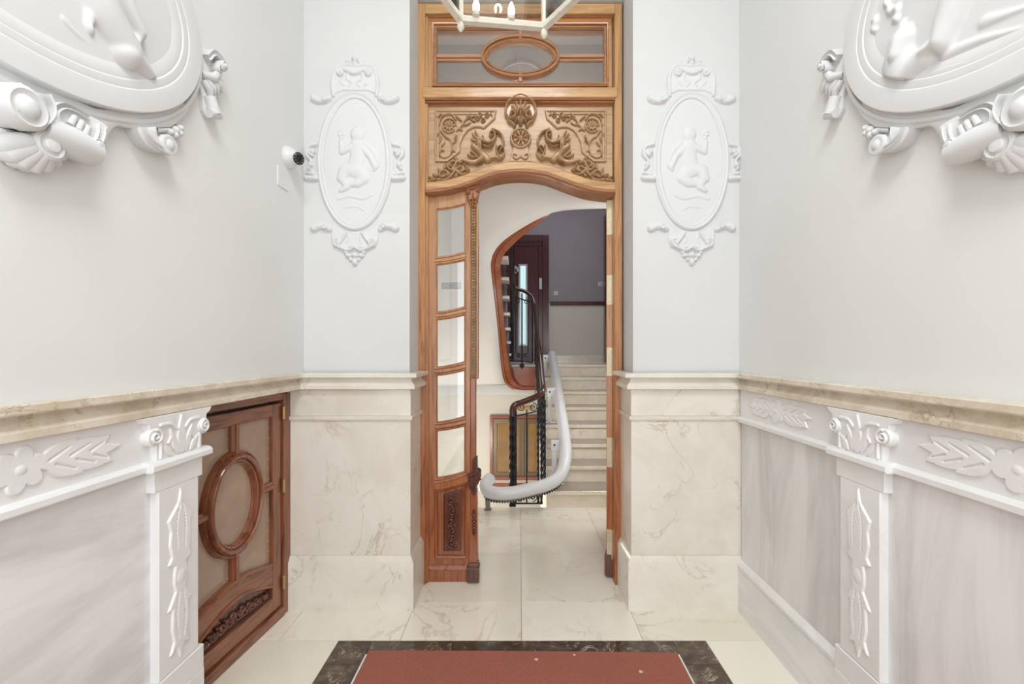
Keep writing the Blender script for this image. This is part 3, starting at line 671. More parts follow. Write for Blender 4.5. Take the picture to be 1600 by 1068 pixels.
rail = [Lp(x, bow(x, 757, 12)) for x in np.linspace(679, 733, 11)]
MB().sweep(FDOOR, rail, [(-.032, TH), (-.034, WL_+.006), (-.026, WL_+.014), (-.018, WL_+.006), (.010, WL_+.008), (.018, WL_+.018), (.028, WL_+.014), (.032, WL_), (.032, TH)]).obj('lock_rail', M_WLEAF, leaf)
lplate('lower_board', M_WLOW, [(680, 895), (728, 895), (728, 748), (680, 760)], WL_-.012)
inn = [Lp(683, 868), Lp(726, 868), Lp(726, 757), Lp(683, 769)]
MB().sweep(FDOOR, inn, [(-.018, -.08), (-.018, WL_+.004), (-.010, WL_+.010), (-.002, WL_+.004), (.006, WL_-.012), (.006, -.08)], True).obj('panel_moulding', M_WLOW, leaf)
fld = [(693, 861), (720, 861), (720, 765), (693, 772)]
rp = lplate('raised_panel', M_WDARK, fld, WL_+.012, ch=.009)
a, b = Lp(697, 859, -.04), Lp(716, 774, -.04); R = Relief(FDOOR, a[0], b[0], a[1], b[1], .002); cx = (a[0]+b[0])/2; hgt = b[1]-a[1]
for k in range(5):
    cy = b[1]-.035-k*hgt*.195; sg = 1 if k % 2 else -1
    R.path(spiral(cx+sg*.006, cy, .026, .006, PI/2*sg, 1.35*sg), .007, .006, .016); R.ell((cx+sg*.006, cy), .009, .009, .02)
    R.lens((cx-sg*.012, cy-.01), (cx-sg*.034, cy-.04), .011, .015); R.lens((cx+sg*.02, cy-.02), (cx+sg*.034, cy-.05), .011, .015); R.lens((cx, cy-.02), (cx-sg*.01, cy-.06), .012, .016)
R.obj('vine_carving', M_WDARK, rp, WL_+.011)
lplate('bottom_rail', M_WLOW, [(679, 886), (729, 886), (729, 868), (679, 868)], WL_-.002)
MB().sweep(FDOOR, [Lp(669, 885), Lp(729.5, 885)], [(-.02, TH), (-.02, WL_+.014), (-.008, WL_+.022), (.004, WL_+.016), (.016, WL_), (.016, TH)]).obj('plinth_moulding', M_WLOW, leaf)
lplate('plinth', M_WLOW, [(668.5, 909.5), (729.5, 909.5), (729.5, 888), (668.5, 888)], WL_+.014)
(a, b), (c, d) = D(690, 451.5, -.084), D(720.5, 441, -.084)
sign = box('lettered_strip', M_FROST, leaf, a, c, b, d, -.086, -.083, FDOOR, 0)
tc = bpy.data.curves.new('lettering', 'FONT'); tc.body = 'ALIOA'; tc.size = (d-b)*.86; tc.extrude = .0006; tc.align_x = 'CENTER'; tc.align_y = 'CENTER'; tc.space_character = 1.0
tc.materials.append(M_FROST2); to = link('lettering', tc, sign)
to.location = FDOOR.pt((a+c)/2, (b+d)/2, -.0815); to.rotation_euler = (PI/2, 0, 0); to.scale = (-1, 1, 1)
# carved meeting column
colm = empty('meeting_column', (-.31, 2.99, 0)); colm.parent = leaf; colm.location = Vector((-.31, 2.99, 0))-leaf.location
def cbox(name, mat, x0, x1, y0, y1, w0, w1, bev=.004):
    (a, b), (c, d) = D(x0, y1, w1), D(x1, y0, w1); return box(name, mat, colm, a, c, max(b, .002), d, w0, w1, FDOOR, bev)
cbox('column_shaft', M_WLEAF, 733.5, 746, 322, 592, TH, WL_-.004); cbox('column_edge', M_WLEAF, 733, 735.2, 322, 592, TH, WL_+.014, .002); cbox('column_edge', M_WLEAF, 744.6, 747, 322, 592, TH, WL_+.014, .002); cbox('column_shaft', M_WLOW, 735, 743.5, 590, 738, TH, WL_+.006)
a, b = D(735, 592, -.05), D(745, 322, -.05); R = Relief(FDOOR, a[0], b[0], a[1], b[1], .0015); cx = (a[0]+b[0])/2
y = a[1]+.01
while y < b[1]-.012:
    for sg in (-1, 1): R.lens((cx+sg*.001, y), (cx+sg*.018, y+.019), .0075, .020)
    R.ell((cx, y+.012), .005, .006, .022); y += .0212
R.obj('chain_carving', M_WCARVE, colm, WL_-.005)
cp = MB().plate(FDOOR, [Lp(735, 324), Lp(745, 324), Lp(747.5, 305), Lp(751, 292), Lp(750, 288), Lp(727, 296), Lp(731, 305)], TH, WL_+.018, .004).obj('capital', M_WMOULD, colm)
a, b = D(726, 326, -.03), D(752, 286, -.03); R = Relief(FDOOR, a[0], b[0], a[1], b[1], .0017); h = .026; e = lambda x, y: D(x, y, -.035)
for c, sg in ((e(731, 301), -1), (e(747.5, 297), 1)): R.path(spiral(*c, .014, .003, PI/2, 1.4*sg), .006, .004, h); R.ell(c, .006, .006, h*1.2)
R.ell(e(739, 294), .013, .011, h)
for p, q in (((739, 322), (739, 300)), ((736, 320), (731, 307)), ((742, 320), (747, 304)), ((735, 314), (729, 309))): R.lens(e(*p), e(*q), .010, h)
R.path([e(728, 297.5), e(750, 289.5)], .007, .007, h*.9)
for p in ((736, 318), (739, 321), (742, 317), (737, 312), (741, 311)): R.ell(e(*p), .008, .009, h)
R.obj('capital_carving', M_WMOULD, colm, WL_+.014)
br = MB().plate(FDOOR, [Lp(739, 716), Lp(745.5, 713), Lp(746, 732), Lp(751, 735), Lp(751, 748), Lp(746, 757), Lp(743, 766), Lp(737, 766), Lp(732, 758), Lp(732, 740), Lp(738, 734)], TH, WL_+.03, .005).obj('bracket', M_WDARK, colm)
a, b = D(731, 768, -.02), D(752, 712, -.02); R = Relief(FDOOR, a[0], b[0], a[1], b[1], .0018); h = .018; e = lambda x, y: D(x, y, -.02)
for y in (742, 748, 754): R.path([e(732.5, y), e(750.5, y-5)], .0055, .0055, h)
for k in range(5): R.ell(e(734+k*3.6, 746.5-k*1.1), .006, .006, h*1.2)
for k in range(4): R.path(spiral(*e(742.5, 718+k*4.3), .010, .003, 0, 1.2), .005, .004, h)
for sg in (-1, 1): R.lens(e(740, 766), e(740+sg*4, 759), .009, h)
R.obj('bracket_carving', M_WDARK, colm, WL_+.027)
lplate2 = MB().plate(FDOOR, [Lp(733, 884), Lp(747, 884), Lp(745.5, 764), Lp(735.5, 764)], TH, WL_+.012, .005).obj('column_foot', M_WLOW, colm)
R = Relief(FDOOR, *sorted((e(733, 0)[0], e(748, 0)[0])), *sorted((e(0, 840)[1], e(0, 764)[1])), .0018)
R.lens(e(740, 764), e(740, 776), .02, .012)
for k in range(6): R.ell(e(740, 806+k*5), .012 if k % 2 else .017, .010, .012)
R.lens(e(740, 838), e(740, 828), .012, .012); R.lens(e(740, 797), e(740, 808), .012, .012); R.obj('foot_carving', M_WDARK, colm, WL_+.012)
cbox('foot_block', M_WDARK, 729.5, 748.5, 888, 910, TH, WL_+.045, .003); cbox('foot_moulding', M_WDARK, 731, 747.5, 881, 888.5, TH, WL_+.035, .007)

# ------------------------------------------------------------------ right leaf (door_3), swung open into the hall
hx0 = Vector((.611, 3.045)); ang = math.atan2(.27, .963)
FLF = Frame((hx0.x, hx0.y, 0), (math.sin(ang), math.cos(ang), 0), (0, 0, 1), (-math.cos(ang), math.sin(ang), 0))   # u along the leaf, w into the passage
rleaf = empty('door_3', (hx0.x, hx0.y, 0), 'open half of the carved door standing edge on with brass hinges', 'door', None, 'structure')
T2 = -.042; LW = .86; ZT = 2.645
box('stile', M_WLEAF, rleaf, 0, .085, .012, ZT, T2, 0, FLF, .003); box('stile', M_WLEAF, rleaf, LW-.085, LW, .012, ZT, T2, 0, FLF, .003)
box('kick_block', M_WDARK, rleaf, -.006, .085, .012, .17, T2-.004, .012, FLF, .006)
ys = [.13, .78, 1.13, 1.48, 1.85, 2.22]
box('bottom_rail', M_WLOW, rleaf, .085, LW-.085, .012, .14, T2, 0, FLF); box('top_rail', M_WLEAF, rleaf, .085, LW-.085, ZT-.09, ZT, T2, 0, FLF)
for z in ys[1:]: box('glazing_bar', M_WLEAF, rleaf, .085, LW-.085, z-.02, z+.02, T2, 0, FLF)
for z0, z1 in zip(ys[1:], ys[2:]+[ZT-.07]): box('pane', M_GLASS, rleaf, .08, LW-.08, z0+.01, z1-.01, T2*.6, T2*.4, FLF, 0)
box('raised_panel', M_WLOW, rleaf, .08, LW-.08, .13, .77, T2*.8, -.008, FLF, .006)
FE = Frame((hx0.x, hx0.y-.0005, 0), (math.cos(ang), -math.sin(ang), 0), (0, 0, 1), (-math.sin(ang), -math.cos(ang), 0))
for y0, y1 in ((313.5, 367.5), (430, 476), (542.5, 587), (683, 729), (826, 871.5)):
    z0, z1 = EYE+(VPY-y1)*3.045/FOC, EYE+(VPY-y0)*3.045/FOC
    hg = box('hinge', M_BRASS, rleaf, .002, .038, z0, z1, 0, .002, FE, .0006)
    m = MB(); n = 5
    for i in range(n):
        a, b = z0+(z1-z0)*i/n+.001, z0+(z1-z0)*(i+1)/n-.001
        m.lathe(FE.pt(.041, a, .004), (0, 0, 1), [(.0055, 0), (.0055, b-a)], 10)
    m.obj('hinge_barrel', M_BRASS, hg)
    m = MB()
    for i in range(4): m.lathe(FE.pt(.018+.008*(i % 2), z0+(z1-z0)*(.12+.25*i), .002), FE.w, [(.0028, 0), (.0022, .0012)], 8)
    m.obj('screw', M_OLDBRASS, hg)

# ------------------------------------------------------------------ glazed walnut door in the left dado (door_4)
q0 = Vector((-1.432, 2.668)); q1 = Vector((-1.500, 2.02)); dv = (q1-q0).normalized()
FS = Frame((q0.x, q0.y, 0), (-dv.x, -dv.y, 0), (0, 0, 1), (-dv.y if -dv.y > 0 else dv.y, dv.x if -dv.y > 0 else -dv.x, 0))   # u towards the pier, 0 at the far edge
sd = empty('door_4', (q0.x, q0.y-.35, 0), 'low walnut door with oval glazing set in the left marble dado', 'door', None, 'structure')
UL = -.84
def sbox(name, mat, u0, u1, z0, z1, w0, w1, bev=.004, parent=None): return box(name, mat, parent or sd, u0, u1, z0, z1, w0, w1, FS, bev)
sbox('frame_post', M_WSIDE, -.045, .03, 0, 1.335, -.08, .022); sbox('frame_post', M_WSIDE, UL, UL+.06, 0, 1.335, -.08, .02)
sbox('frame_head', M_WSIDEH, UL+.06, -.045, 1.295, 1.345, -.08, .02); sbox('threshold', M_WSIDEH, UL+.06, -.045, 0, .055, -.08, .028)
L0, L1 = UL+.065, -.050
sbox('stile', M_WSIDE, L1-.075, L1, .06, 1.278, -.045, .008); sbox('stile', M_WSIDE, L0, L0+.075, .06, 1.278, -.045, .008)
sbox('top_rail', M_WSIDEH, L0+.075, L1-.075, 1.205, 1.278, -.045, .008); sbox('bottom_rail', M_WSIDEH, L0+.075, L1-.075, .06, .145, -.045, .008)
uc = (L0+L1)/2; ga, gb = L0+.075, L1-.075; hw = (gb-ga)/2
arc = [(uc+t*hw, .345+.055*math.cos(t*PI/2)**1.3) for t in np.linspace(-1, 1, 21)]
lo = [(uc+t*hw, .215+.085*math.cos(t*PI/2)**1.2) for t in np.linspace(-1, 1, 21)]
MB().plate(FS, lo+arc[::-1], -.045, .008, .005).obj('arched_rail', M_WSIDEH, sd)
MB().sweep(FS, arc, [(-.012, -.02), (-.012, .010), (-.004, .020), (.006, .016), (.008, -.02)]).obj('arch_bead', M_WSIDEH, sd)
MB().sweep(FS, lo, [(-.012, -.03), (-.010, .004), (-.002, .018), (.008, .014), (.010, -.03)]).obj('arch_bead', M_WSIDEH, sd)
lowp = MB().plate(FS, [(ga, .14), (gb, .14)]+lo[::-1], -.04, -.018).obj('lower_panel', M_WDARK, sd)
R = Relief(FS, ga+.02, gb-.02, .15, .30, .0026); h = .022
for sg in (-1, 1):
    for k in range(5):
        c = (uc+sg*(.03+k*.052), .205-.006*k); R.path(spiral(c[0], c[1], .030-.003*k, .006, PI*(k % 2), 1.3*(1 if k % 2 else -1)), .008, .006, h); R.ell(c, .009, .009, h*1.1)
        R.lens((c[0]+sg*.012, c[1]+.012), (c[0]+sg*.045, c[1]+.034-.006*k), .010, h*.9); R.lens((c[0], c[1]-.01), (c[0]+sg*.045, c[1]-.035), .010, h*.9)
R.ell((uc, .215), .02, .026, h); R.obj('scroll_carving', M_WDARK, lowp, -.019)
oc = (uc, .80); OA, OB = .158, .226
pn = [('tl', -1, 1), ('tr', 1, 1), ('bl', -1, -1), ('br', 1, -1)]
for _, sx, sy in pn:
    ar = [(oc[0]+sx*OA*math.sin(t), oc[1]+sy*OB*math.cos(t)) for t in np.linspace(.02, PI/2-.02, 12)]
    X = gb if sx > 0 else ga
    if sy > 0: pts = ar+[(X, ar[-1][1]), (X, 1.21), (ar[0][0], 1.21)]
    else:
        bot = [p for p in arc if (p[0]-uc)*sx >= 0]; bot = sorted(bot, key=lambda p: abs(p[0]-uc), reverse=True); pts = ar+[(X, ar[-1][1])]+bot
    MB().plate(FS, pts, -.024, -.018).obj('pane', M_BROWNGL, sd)
MB().plate(FS, ellipse(*oc, OA, OB, 40), -.024, -.016, .004).obj('oval_pane', M_BROWNGL, sd, ang=4)
RG = [(-.036, -.03), (-.036, .006), (-.031, .015), (-.025, .013), (-.024, .006), (-.020, .006), (-.018, .022), (-.010, .033), (.001, .034), (.007, .026), (.008, .012), (.012, .012), (.014, .018), (.021, .015), (.025, .004), (.027, -.006), (.032, -.010), (.032, -.03)]
MB().sweep(FS, ellipse(*oc, OA+.012, OB+.012, 56), RG, True).obj('oval_ring', M_WSIDE, sd)
BR = [(-.024, -.03), (-.024, .002), (-.012, .010), (-.010, .018), (.010, .018), (.012, .010), (.024, .002), (.024, -.03)]
for p, q, m_ in (((ga, .80), (oc[0]-OA-.03, .80), M_WSIDEH), ((oc[0]+OA+.03, .80), (gb, .80), M_WSIDEH), ((uc, .385), (uc, .80-OB-.03), M_WSIDE), ((uc, .80+OB+.03), (uc, 1.208), M_WSIDE)):
    MB().sweep(FS, [p, q], BR).obj('glazing_bar', m_, sd)
m = MB()
for z in np.arange(.42, 1.2, .06):
    for u in (gb-.004, uc+.028, uc-.028, ga+.004):
        if abs(u-uc) < .1 and abs(z-.80) < OB+.05: continue
        m.lathe(FS.pt(u, z, -.018), FS.w, [(.004, 0), (.003, .003)], 6)
pins = m.obj('glazing_pin', M_BRASS, sd); pins['kind'] = 'stuff'
for z in (.16, .74, 1.18): MB().lathe(FS.pt(-.048, z, .022), (0, 0, 1), [(.003, -.004), (.009, 0), (.009, .075), (.003, .08)], 12).obj('hinge', M_OLDBRASS, sd)

# ------------------------------------------------------------------ plaster medallions
def small_medallion(px, label, sg):
    c = FBACK.at(px, 252.5, .0); root = empty('plaster_medallion', tuple(FBACK.pt(*c, 0)), label, 'relief')
    F = Frame(FBACK.pt(*c, 0), FBACK.u, FBACK.v, FBACK.w); k = 2.72/FOC; A, B = 58*k, 107*k
    MB().sweep(F, ellipse(0, 0, A, B, 72), [(-.004, 0), (-.004, .006), (0, .014), (.008, .018), (.016, .012), (.020, .011), (.026, .015), (.034, .012), (.040, .005), (.040, 0)], True).obj('oval_rim', M_GYPSUM, root, ang=60)
    MB().plate(F, ellipse(0, 0, A-.03, B-.03, 56), .0, .005).obj('oval_field', M_GYPSUM, root)
    e = lambda x, y: (x*k, -y*k)
    # seated putto, one continuous relief
    R = Relief(F, -A+.04, A-.04, -B+.05, B-.05, .0045); h = .016; t = lambda x, y: e(x*sg, y)
    R.ell(t(4, -42), .044, .050, h*1.3); R.ell(t(-3, -40), .012, .010, h*1.35)          # head and nose
    R.path([t(2, -26), t(4, -6), t(0, 12)], .040, .054, h*1.1)                            # torso
    R.path([t(0, 12), t(-16, 14), t(-20, 26)], .042, .034, h*1.2); R.path([t(-20, 26), t(-12, 40), t(-22, 46)], .028, .014, h)
    R.path([t(6, 16), t(14, 26), t(4, 34)], .044, .030, h*1.1); R.path([t(4, 34), t(-10, 37)], .026, .016, h)
    R.path([t(-6, -22), t(-20, -14), t(-22, -30)], .022, .014, h); R.path([t(10, -22), t(24, -8), t(32, 10)], .024, .016, h)
    R.path(crom([t(16, -28), t(30, -14), t(36, 4), t(30, 14)], 6), .020, .010, h*.8)     # wing
    for q in range(5): R.ell(t(-24+3*(q % 3), -46+5*(q//2)), .012, .010, h*.9)
    R.path(crom([t(-26, 58), t(-8, 54), t(12, 58), t(26, 52)], 6), .014, .010, h*.5); R.path(crom([t(-14, 72), t(2, 70), t(14, 76)], 6), .010, .008, h*.4)
    R.smooth(3).obj('putto_figure', M_GYPSUM, root, .003)
    # crest
    R = Relief(F, -38*k, 38*k, 95*k, 168*k, .0035); h = .026
    R.poly([e(-34, -104), e(-33, -130), e(-27, -146), e(-10, -150), e(10, -150), e(27, -146), e(33, -130), e(34, -104), e(20, -110), e(-20, -110)], .008, .006)
    for s2 in (-1, 1):
        R.path(crom([e(34*s2, -103), e(35*s2, -128), e(28*s2, -146), e(14*s2, -150), e(0, -148)], 7), .012, .010, .016)
        R.volute(e(21*s2, -137), .022, PI/2, -1.4*s2, .010, h); R.path(crom([e(10*s2, -140), e(12*s2, -128), e(4*s2, -122), e(8*s2, -116)], 6), .010, .005, h*.6)
        R.lens(e(8*s2, -150), e(15*s2, -157), .013, h*.8); R.lens(e(24*s2, -126), e(14*s2, -116), .012, h*.6)
    R.path(crom([e(-16, -142), e(0, -136), e(16, -142)], 6), .014, .014, h)
    for q in ((0, -160, .02), (-8, -154, .016), (8, -154, .016), (0, -152, .018)): R.ell(e(q[0], q[1]), q[2], q[2]*.9, h)
    R.smooth(1).obj('crest_scroll', M_GYPSUM, root, 0)
    # pendant
    R = Relief(F, -40*k, 40*k, -168*k, -95*k, .0035)
    R.poly([e(-36, 100), e(-37, 120), e(-33, 134), e(-20, 138), e(0, 133), e(20, 138), e(33, 134), e(37, 120), e(36, 100), e(20, 109), e(-20, 109)], .010, .006)
    for s2 in (-1, 1):
        R.volute(e(26*s2, 126), .026, -PI/2, 1.3*s2, .012, h, [e(12*s2, 112)])
        R.path(crom([e(14*s2, 113), e(8*s2, 120), e(12*s2, 128)], 5), .009, .006, h*.6); R.path(crom([e(24*s2, 134), e(10*s2, 139), e(0, 134)], 6), .011, .009, h)
        R.ell(e(10*s2, 147), .020, .016, h); R.ell(e(14*s2, 142), .014, .012, h*.8)
    R.ell(e(0, 146), .024, .02, h); R.ell(e(0, 157), .018, .026, h); R.ell(e(6, 153), .014, .014, h*.8); R.ell(e(-6, 153), .014, .014, h*.8)
    R.smooth(1).obj('pendant_scroll', M_GYPSUM, root, 0)
    for s2 in (-1, 1):
        R = Relief(F, min(52*s2, 80*s2)*k, max(52*s2, 80*s2)*k, -40*k, 36*k, .0033)
        R.volute(e(66*s2, -14), .022, -PI/2, 1.4*s2, .011, h); R.path(crom([e(60*s2, -26), e(72*s2, -22), e(75*s2, -10), e(68*s2, 0), e(72*s2, 12)], 6), .012, .010, h*.8)
        R.ell(e(69*s2, 6), .018, .016, h); R.ell(e(66*s2, 16), .016, .014, h*.8); R.path([e(60*s2, 27), e(75*s2, 26)], .018, .018, h); R.path([e(62*s2, 20), e(75*s2, 18)], .012, .010, h*.7)
        R.path([e(58*s2, -20), e(58*s2, 26)], .010, .010, h*.5)
        R.smooth(1).obj('side_scroll', M_GYPSUM, root, 0)
        for y, up in ((-96, -1), (102, 1)):
            R = Relief(F, min(34*s2, 72*s2)*k, max(34*s2, 72*s2)*k, -(y+14)*k, -(y-14)*k, .0033)
            R.path(crom([e(40*s2, y+3*up), e(48*s2, y-up*1), e(57*s2, y-1*up), e(63*s2, y+2*up)], 6), .020, .026, h*.8, h*1.1); R.path(spiral(*e(46*s2, y), .016, .005, 0, 1.2*s2), .008, .006, h*1.2)
            R.smooth(1).obj('corner_scroll', M_GYPSUM, root, 0)
    return root
small_medallion(555, 'white oval plaster relief of a putto on wall left of carved door', 1)
small_medallion(1080, 'white oval plaster relief of a putto on wall right of carved door', -1)

def large_medallion(wall, label):
    s = wall.u.y; cy, cz = 1.08, 2.785; F = Frame(wall.pt(cy*s, cz, 0), wall.u, wall.v, wall.w)
    root = empty('plaster_medallion', tuple(F.o), label, 'relief'); A, B = .69, .47
    f = lambda px, py, w=.03: (lambda q: (q[0]-cy, q[1]-cz))(FLEFT.at(px, py, w))      # measured on the left wall, mirrored for the right
    mir = lambda q: (q[0]*s, q[1])
    MB().plate(F, ellipse(0, 0, A+.045, B+.045, 96), 0, .018, .006).obj('backing_plate', M_GYPSUM, root, ang=55)
    MB().sweep(F, ellipse(0, 0, A, B, 96), [(-.034, .0), (-.034, .034), (-.028, .038), (-.018, .036), (-.015, .014), (-.001, .010), (0, .052), (.004, .057), (.05, .060), (.068, .058), (.072, .0555), (.078, .0565), (.096, .0555), (.100, .052), (.106, .053), (.13, .0495), (.14, .047), (.14, .012)], True).obj('oval_rim', M_GYPSUM, root, ang=24)
    R = Relief(F, -A+.08, A-.08, -B+.08, B-.08, .0045); R.ang = 80
    X, Y = np.meshgrid(R.U, R.V); rr = (X/(A-.095))**2+(Y/(B-.095))**2
    R.H = np.where(rr < 1, (.0105)+.0012*np.sin(9*X+5*np.sin(6*Y))*np.sin(17*Y+3*X), 0)
    G = Relief(F, -A+.08, A-.08, -B+.08, B-.08, .0045); h = .050; G.pw = .85; p = lambda *a: mir(f(*a))
    if s > 0:      # striding putto with a garland
        G.path(crom([p(120, -70), p(150, 10), p(188, 76)], 6), .085, .066, h*1.25, h*1.1); G.path(crom([p(194, 88), p(208, 100), p(224, 116), p(237, 136)], 6), .052, .022, h*1.0, h*.5); G.ell(p(186, 84), .062, .055, h*1.15)
        G.path([p(234, 134), p(244, 140)], .026, .020, h*.55); G.path([p(160, -50), p(186, 10), p(206, 52)], .065, .030, h*.9)
        G.path([p(206, 52), p(200, 70)], .028, .018, h*.7)
        G.path([(-.02, .02), (.02, .22)], .10, .085, h*1.2); G.ell((.05, .33), .075, .085, h*1.2); G.path([(.03, .24), (.20, .22), (.30, .30)], .045, .025, h)
        G.path([(-.05, .22), (-.2, .12), (-.3, .2)], .045, .025, h)
        for q in range(12): G.ell(p(128+2*(q % 3), -6+5*q), .017, .014, h*.55)
        G.path(crom([p(20, 40), p(60, 62), p(100, 74)], 6), .02, .008, h*.25); G.path(crom([p(90, 30), p(110, 52), p(132, 68)], 6), .022, .008, h*.3)
        G.path(crom([p(150, 128), p(190, 138), p(222, 150)], 6), .03, .01, h*.25); G.path(crom([p(215, 20), p(240, 26), p(262, 44)], 6), .012, .008, h*.2)
    else:          # seated putto with drapery and roses
        r = lambda x, y: p(1622-x, y+4)
        G.path([r(1402, 60), r(1396, 92), r(1404, 112)], .055, .085, h*.85); G.path([r(1412, 56), r(1404, 82)], .03, .036, h*1.2)
        G.path([r(1440, 84), r(1404, 118)], .05, .05, h*.8); G.path([r(1500, -30), r(1480, 25), r(1470, 60)], .075, .040, h*1.1); G.path([r(1470, 60), r(1445, 78)], .032, .022, h)
        G.path([(.0, .05), (-.05, .2)], .11, .09, h*1.1); G.ell((-.07, .31), .072, .082, h*1.2); G.path([(-.05, .22), (-.2, .16), (-.3, .24)], .045, .024, h)
        for q, (x, y) in enumerate(((1362, 26), (1360, 40), (1385, 12), (1394, 24), (1404, 34), (1380, 0), (1396, 8), (1414, 42))): G.ell(r(x, y), .024, .02, h*.5, q); G.ell(r(x+3, y+4), .012, .01, h*.6)
        for a, b, c in (((1470, 82), (1520, 60), (1590, 40)), ((1490, 100), (1540, 82), (1600, 66)), ((1450, 112), (1490, 98), (1530, 88)), ((1530, 30), (1560, 20), (1600, 6))): G.path(crom([r(*a), r(*b), r(*c)], 6), .030, .012, h*.35)
    G.smooth(5); R.H = np.where(rr < .97, np.maximum(R.H, np.where(G.H > .001, G.H, 0)), R.H); R.smooth(1); R.H = np.where(rr < 1, R.H, 0)
    R.obj('putto_figure', M_GYPSUM, root, .036)
    pp = lambda L, n=6: [p(*q) for q in (crom(L, n) if n else L)]
    w3 = lambda q, w: F.pt(*p(*q), w)
    def button(m, q, r, w0, w1):
        m.lathe(w3(q, w0), F.w, [(r, 0), (r, (w1-w0)*.8), (r*.8, w1-w0), (r*.62, (w1-w0)*.86), (r*.5, (w1-w0)*.9), (r*.4, (w1-w0)*1.15), (r*.1, (w1-w0)*1.2)], 18)
    # edge apron under the oval
    m = MB(); m.plate(F, pp([(-60, 128), (0, 150), (50, 160), (110, 178), (158, 196), (161, 208), (172, 211), (173, 205), (178, 199), (186, 196), (206, 201), (236, 200), (268, 198), (284, 186), (298, 166), (285, 160), (230, 176), (150, 170), (60, 130), (0, 98), (-60, 68)], 0), .0, .032, .004); m.obj('apron_band', M_GYPSUM, root, ang=55)
    # C scroll
    m = MB(); m.plate(F, pp([(206, 198), (212, 212), (222, 226), (234, 235), (248, 239), (260, 237), (266, 229), (264, 220), (256, 215), (247, 217), (240, 213), (238, 203), (236, 198), (220, 200)], 9), 0, .052, .008); button(m, (253, 226.5), .036, .045, .064)
    m.band(F, pp([(214, 200), (220, 213), (232, 226), (246, 234), (257, 233), (262, 227), (258, 219), (251, 219)], 6), .010, .006, .060, .062); m.obj('volute', M_GYPSUM, root, ang=55)
    m = MB()
    for q, r in (((268, 206), .013), ((275, 211), .015), ((282, 208), .014), ((283, 200), .013), ((276, 203), .016)): m.lathe(w3(q, 0), F.w, [(r, 0), (r*1.05, .02), (r*.8, .034), (r*.3, .040)], 12)
    m.tube([w3((238, 204), .02), w3((268, 202), .02)], .009, 8); m.obj('bead_cluster', M_GYPSUM, root, ang=55)
    # rolled cartouche: slab with an oval sinking and a roll along its lower edge
    m = MB(); m.plate(F, pp([(62, 164), (100, 166), (136, 184), (158, 198), (158, 213), (150, 230), (136, 243), (128, 240), (92, 228), (50, 207), (52, 180)], 8), 0, .058, .010); co = m.obj('rolled_cartouche', M_GYPSUM, root, ang=55)
    m = MB(); m.tube([w3((46, 200), .052), w3((92, 221), .056), (w3((134, 239), .050))], [.040, .046, .040], 16); m.obj('roll', M_GYPSUM, co, ang=55)
    m = MB(); m.band(F, pp([(76, 200), (66, 188), (66, 172), (80, 165), (100, 171), (122, 184)], 7), .010, .008, .074, .068); m.band(F, pp([(142, 196), (140, 212), (130, 230)], 6), .012, .010, .068, .070); button(m, (128, 225), .018, .06, .085); m.obj('strapwork', M_GYPSUM, co, ang=55)
    m = MB()
    for q in ((100, 182), (112, 190), (122, 198)): m.tube([w3(q, .058), w3((q[0]-9, q[1]+13), .062)], .010, 8)
    m.obj('fluting', M_GYPSUM, co, ang=55)
    # shell pendant
    m = MB(); tips = [(8, 226), (18, 240), (32, 250), (48, 256), (63, 255), (76, 247), (86, 236)]
    m.plate(F, pp([(2, 200), (30, 206), (60, 214), (84, 224), (90, 236), (76, 250), (60, 258), (44, 258), (28, 252), (12, 242), (-2, 222)], 8), 0, .040, .012); so_ = m.obj('shell_pendant', M_GYPSUM, root, ang=55)
    m = MB()
    for q in tips: a = w3((46, 220), .050); b = w3(q, .030); m.tube([a, a.lerp(b, .5)+F.w*.012, b, b-F.w*.025], [.016, .026, .028, .020], 16)
    m.obj('shell_rib', M_GYPSUM, so_, ang=50); so_.children[-1]['kind'] = 'stuff'
    m = MB(); button(m, (55, 227), .040, .045, .078); m.obj('button', M_GYPSUM, so_, ang=50)
    # centre scroll, mostly outside the picture
    m = MB(); m.plate(F, pp([(-30, 140), (12, 134), (34, 150), (46, 172), (36, 190), (10, 192), (-20, 184)], 9), 0, .07, .012); button(m, (4, 168), .055, .06, .10)
    m.band(F, pp([(34, 146), (42, 168), (30, 186), (4, 190), (-16, 176)], 6), .018, .014, .094, .098); m.obj('centre_scroll', M_GYPSUM, root, ang=55)
    m = MB()
    for q in ((10, 136), (22, 146), (34, 158)): m.tube([w3(q, .05), w3((q[0]+14, q[1]+14), .055), w3((q[0]+20, q[1]+32), .03)], [.020, .026, .012], 16)
    m.obj('acanthus_leaf', M_GYPSUM, root, ang=55)
    # side ornament
    m = MB(); m.plate(F, pp([(314, 92), (322, 80), (334, 78), (345, 92), (349, 104), (342, 114), (344, 126), (352, 142), (347, 153), (338, 152), (342, 178), (332, 186), (323, 172), (321, 150), (316, 132)], 8), 0, .020, .006); sc2 = m.obj('side_scroll', M_GYPSUM, root, ang=55)
    m = MB(); m.band(F, pp([(322, 90), (330, 82), (338, 88), (344, 98), (343, 108), (336, 108), (336, 100)], 6), .012, .008, .046, .060); button(m, (340, 103), .020, .03, .066); m.obj('curl', M_GYPSUM, sc2, ang=60)
    for q in range(4):
        m = MB(); m.tube([w3((320+4.5*q, 126-3*q), .022), w3((326+5*q, 140-3*q), .034), w3((331+5.5*q, 152-3*q), .024)], [.012, .015, .010], 14); m.obj('flute', M_GYPSUM, sc2, ang=60)
    m = MB(); m.tube([w3((318, 116), .02), w3((330, 122), .036), w3((342, 114), .03)], [.014, .020, .014], 10); m.obj('knot', M_GYPSUM, sc2, ang=60)
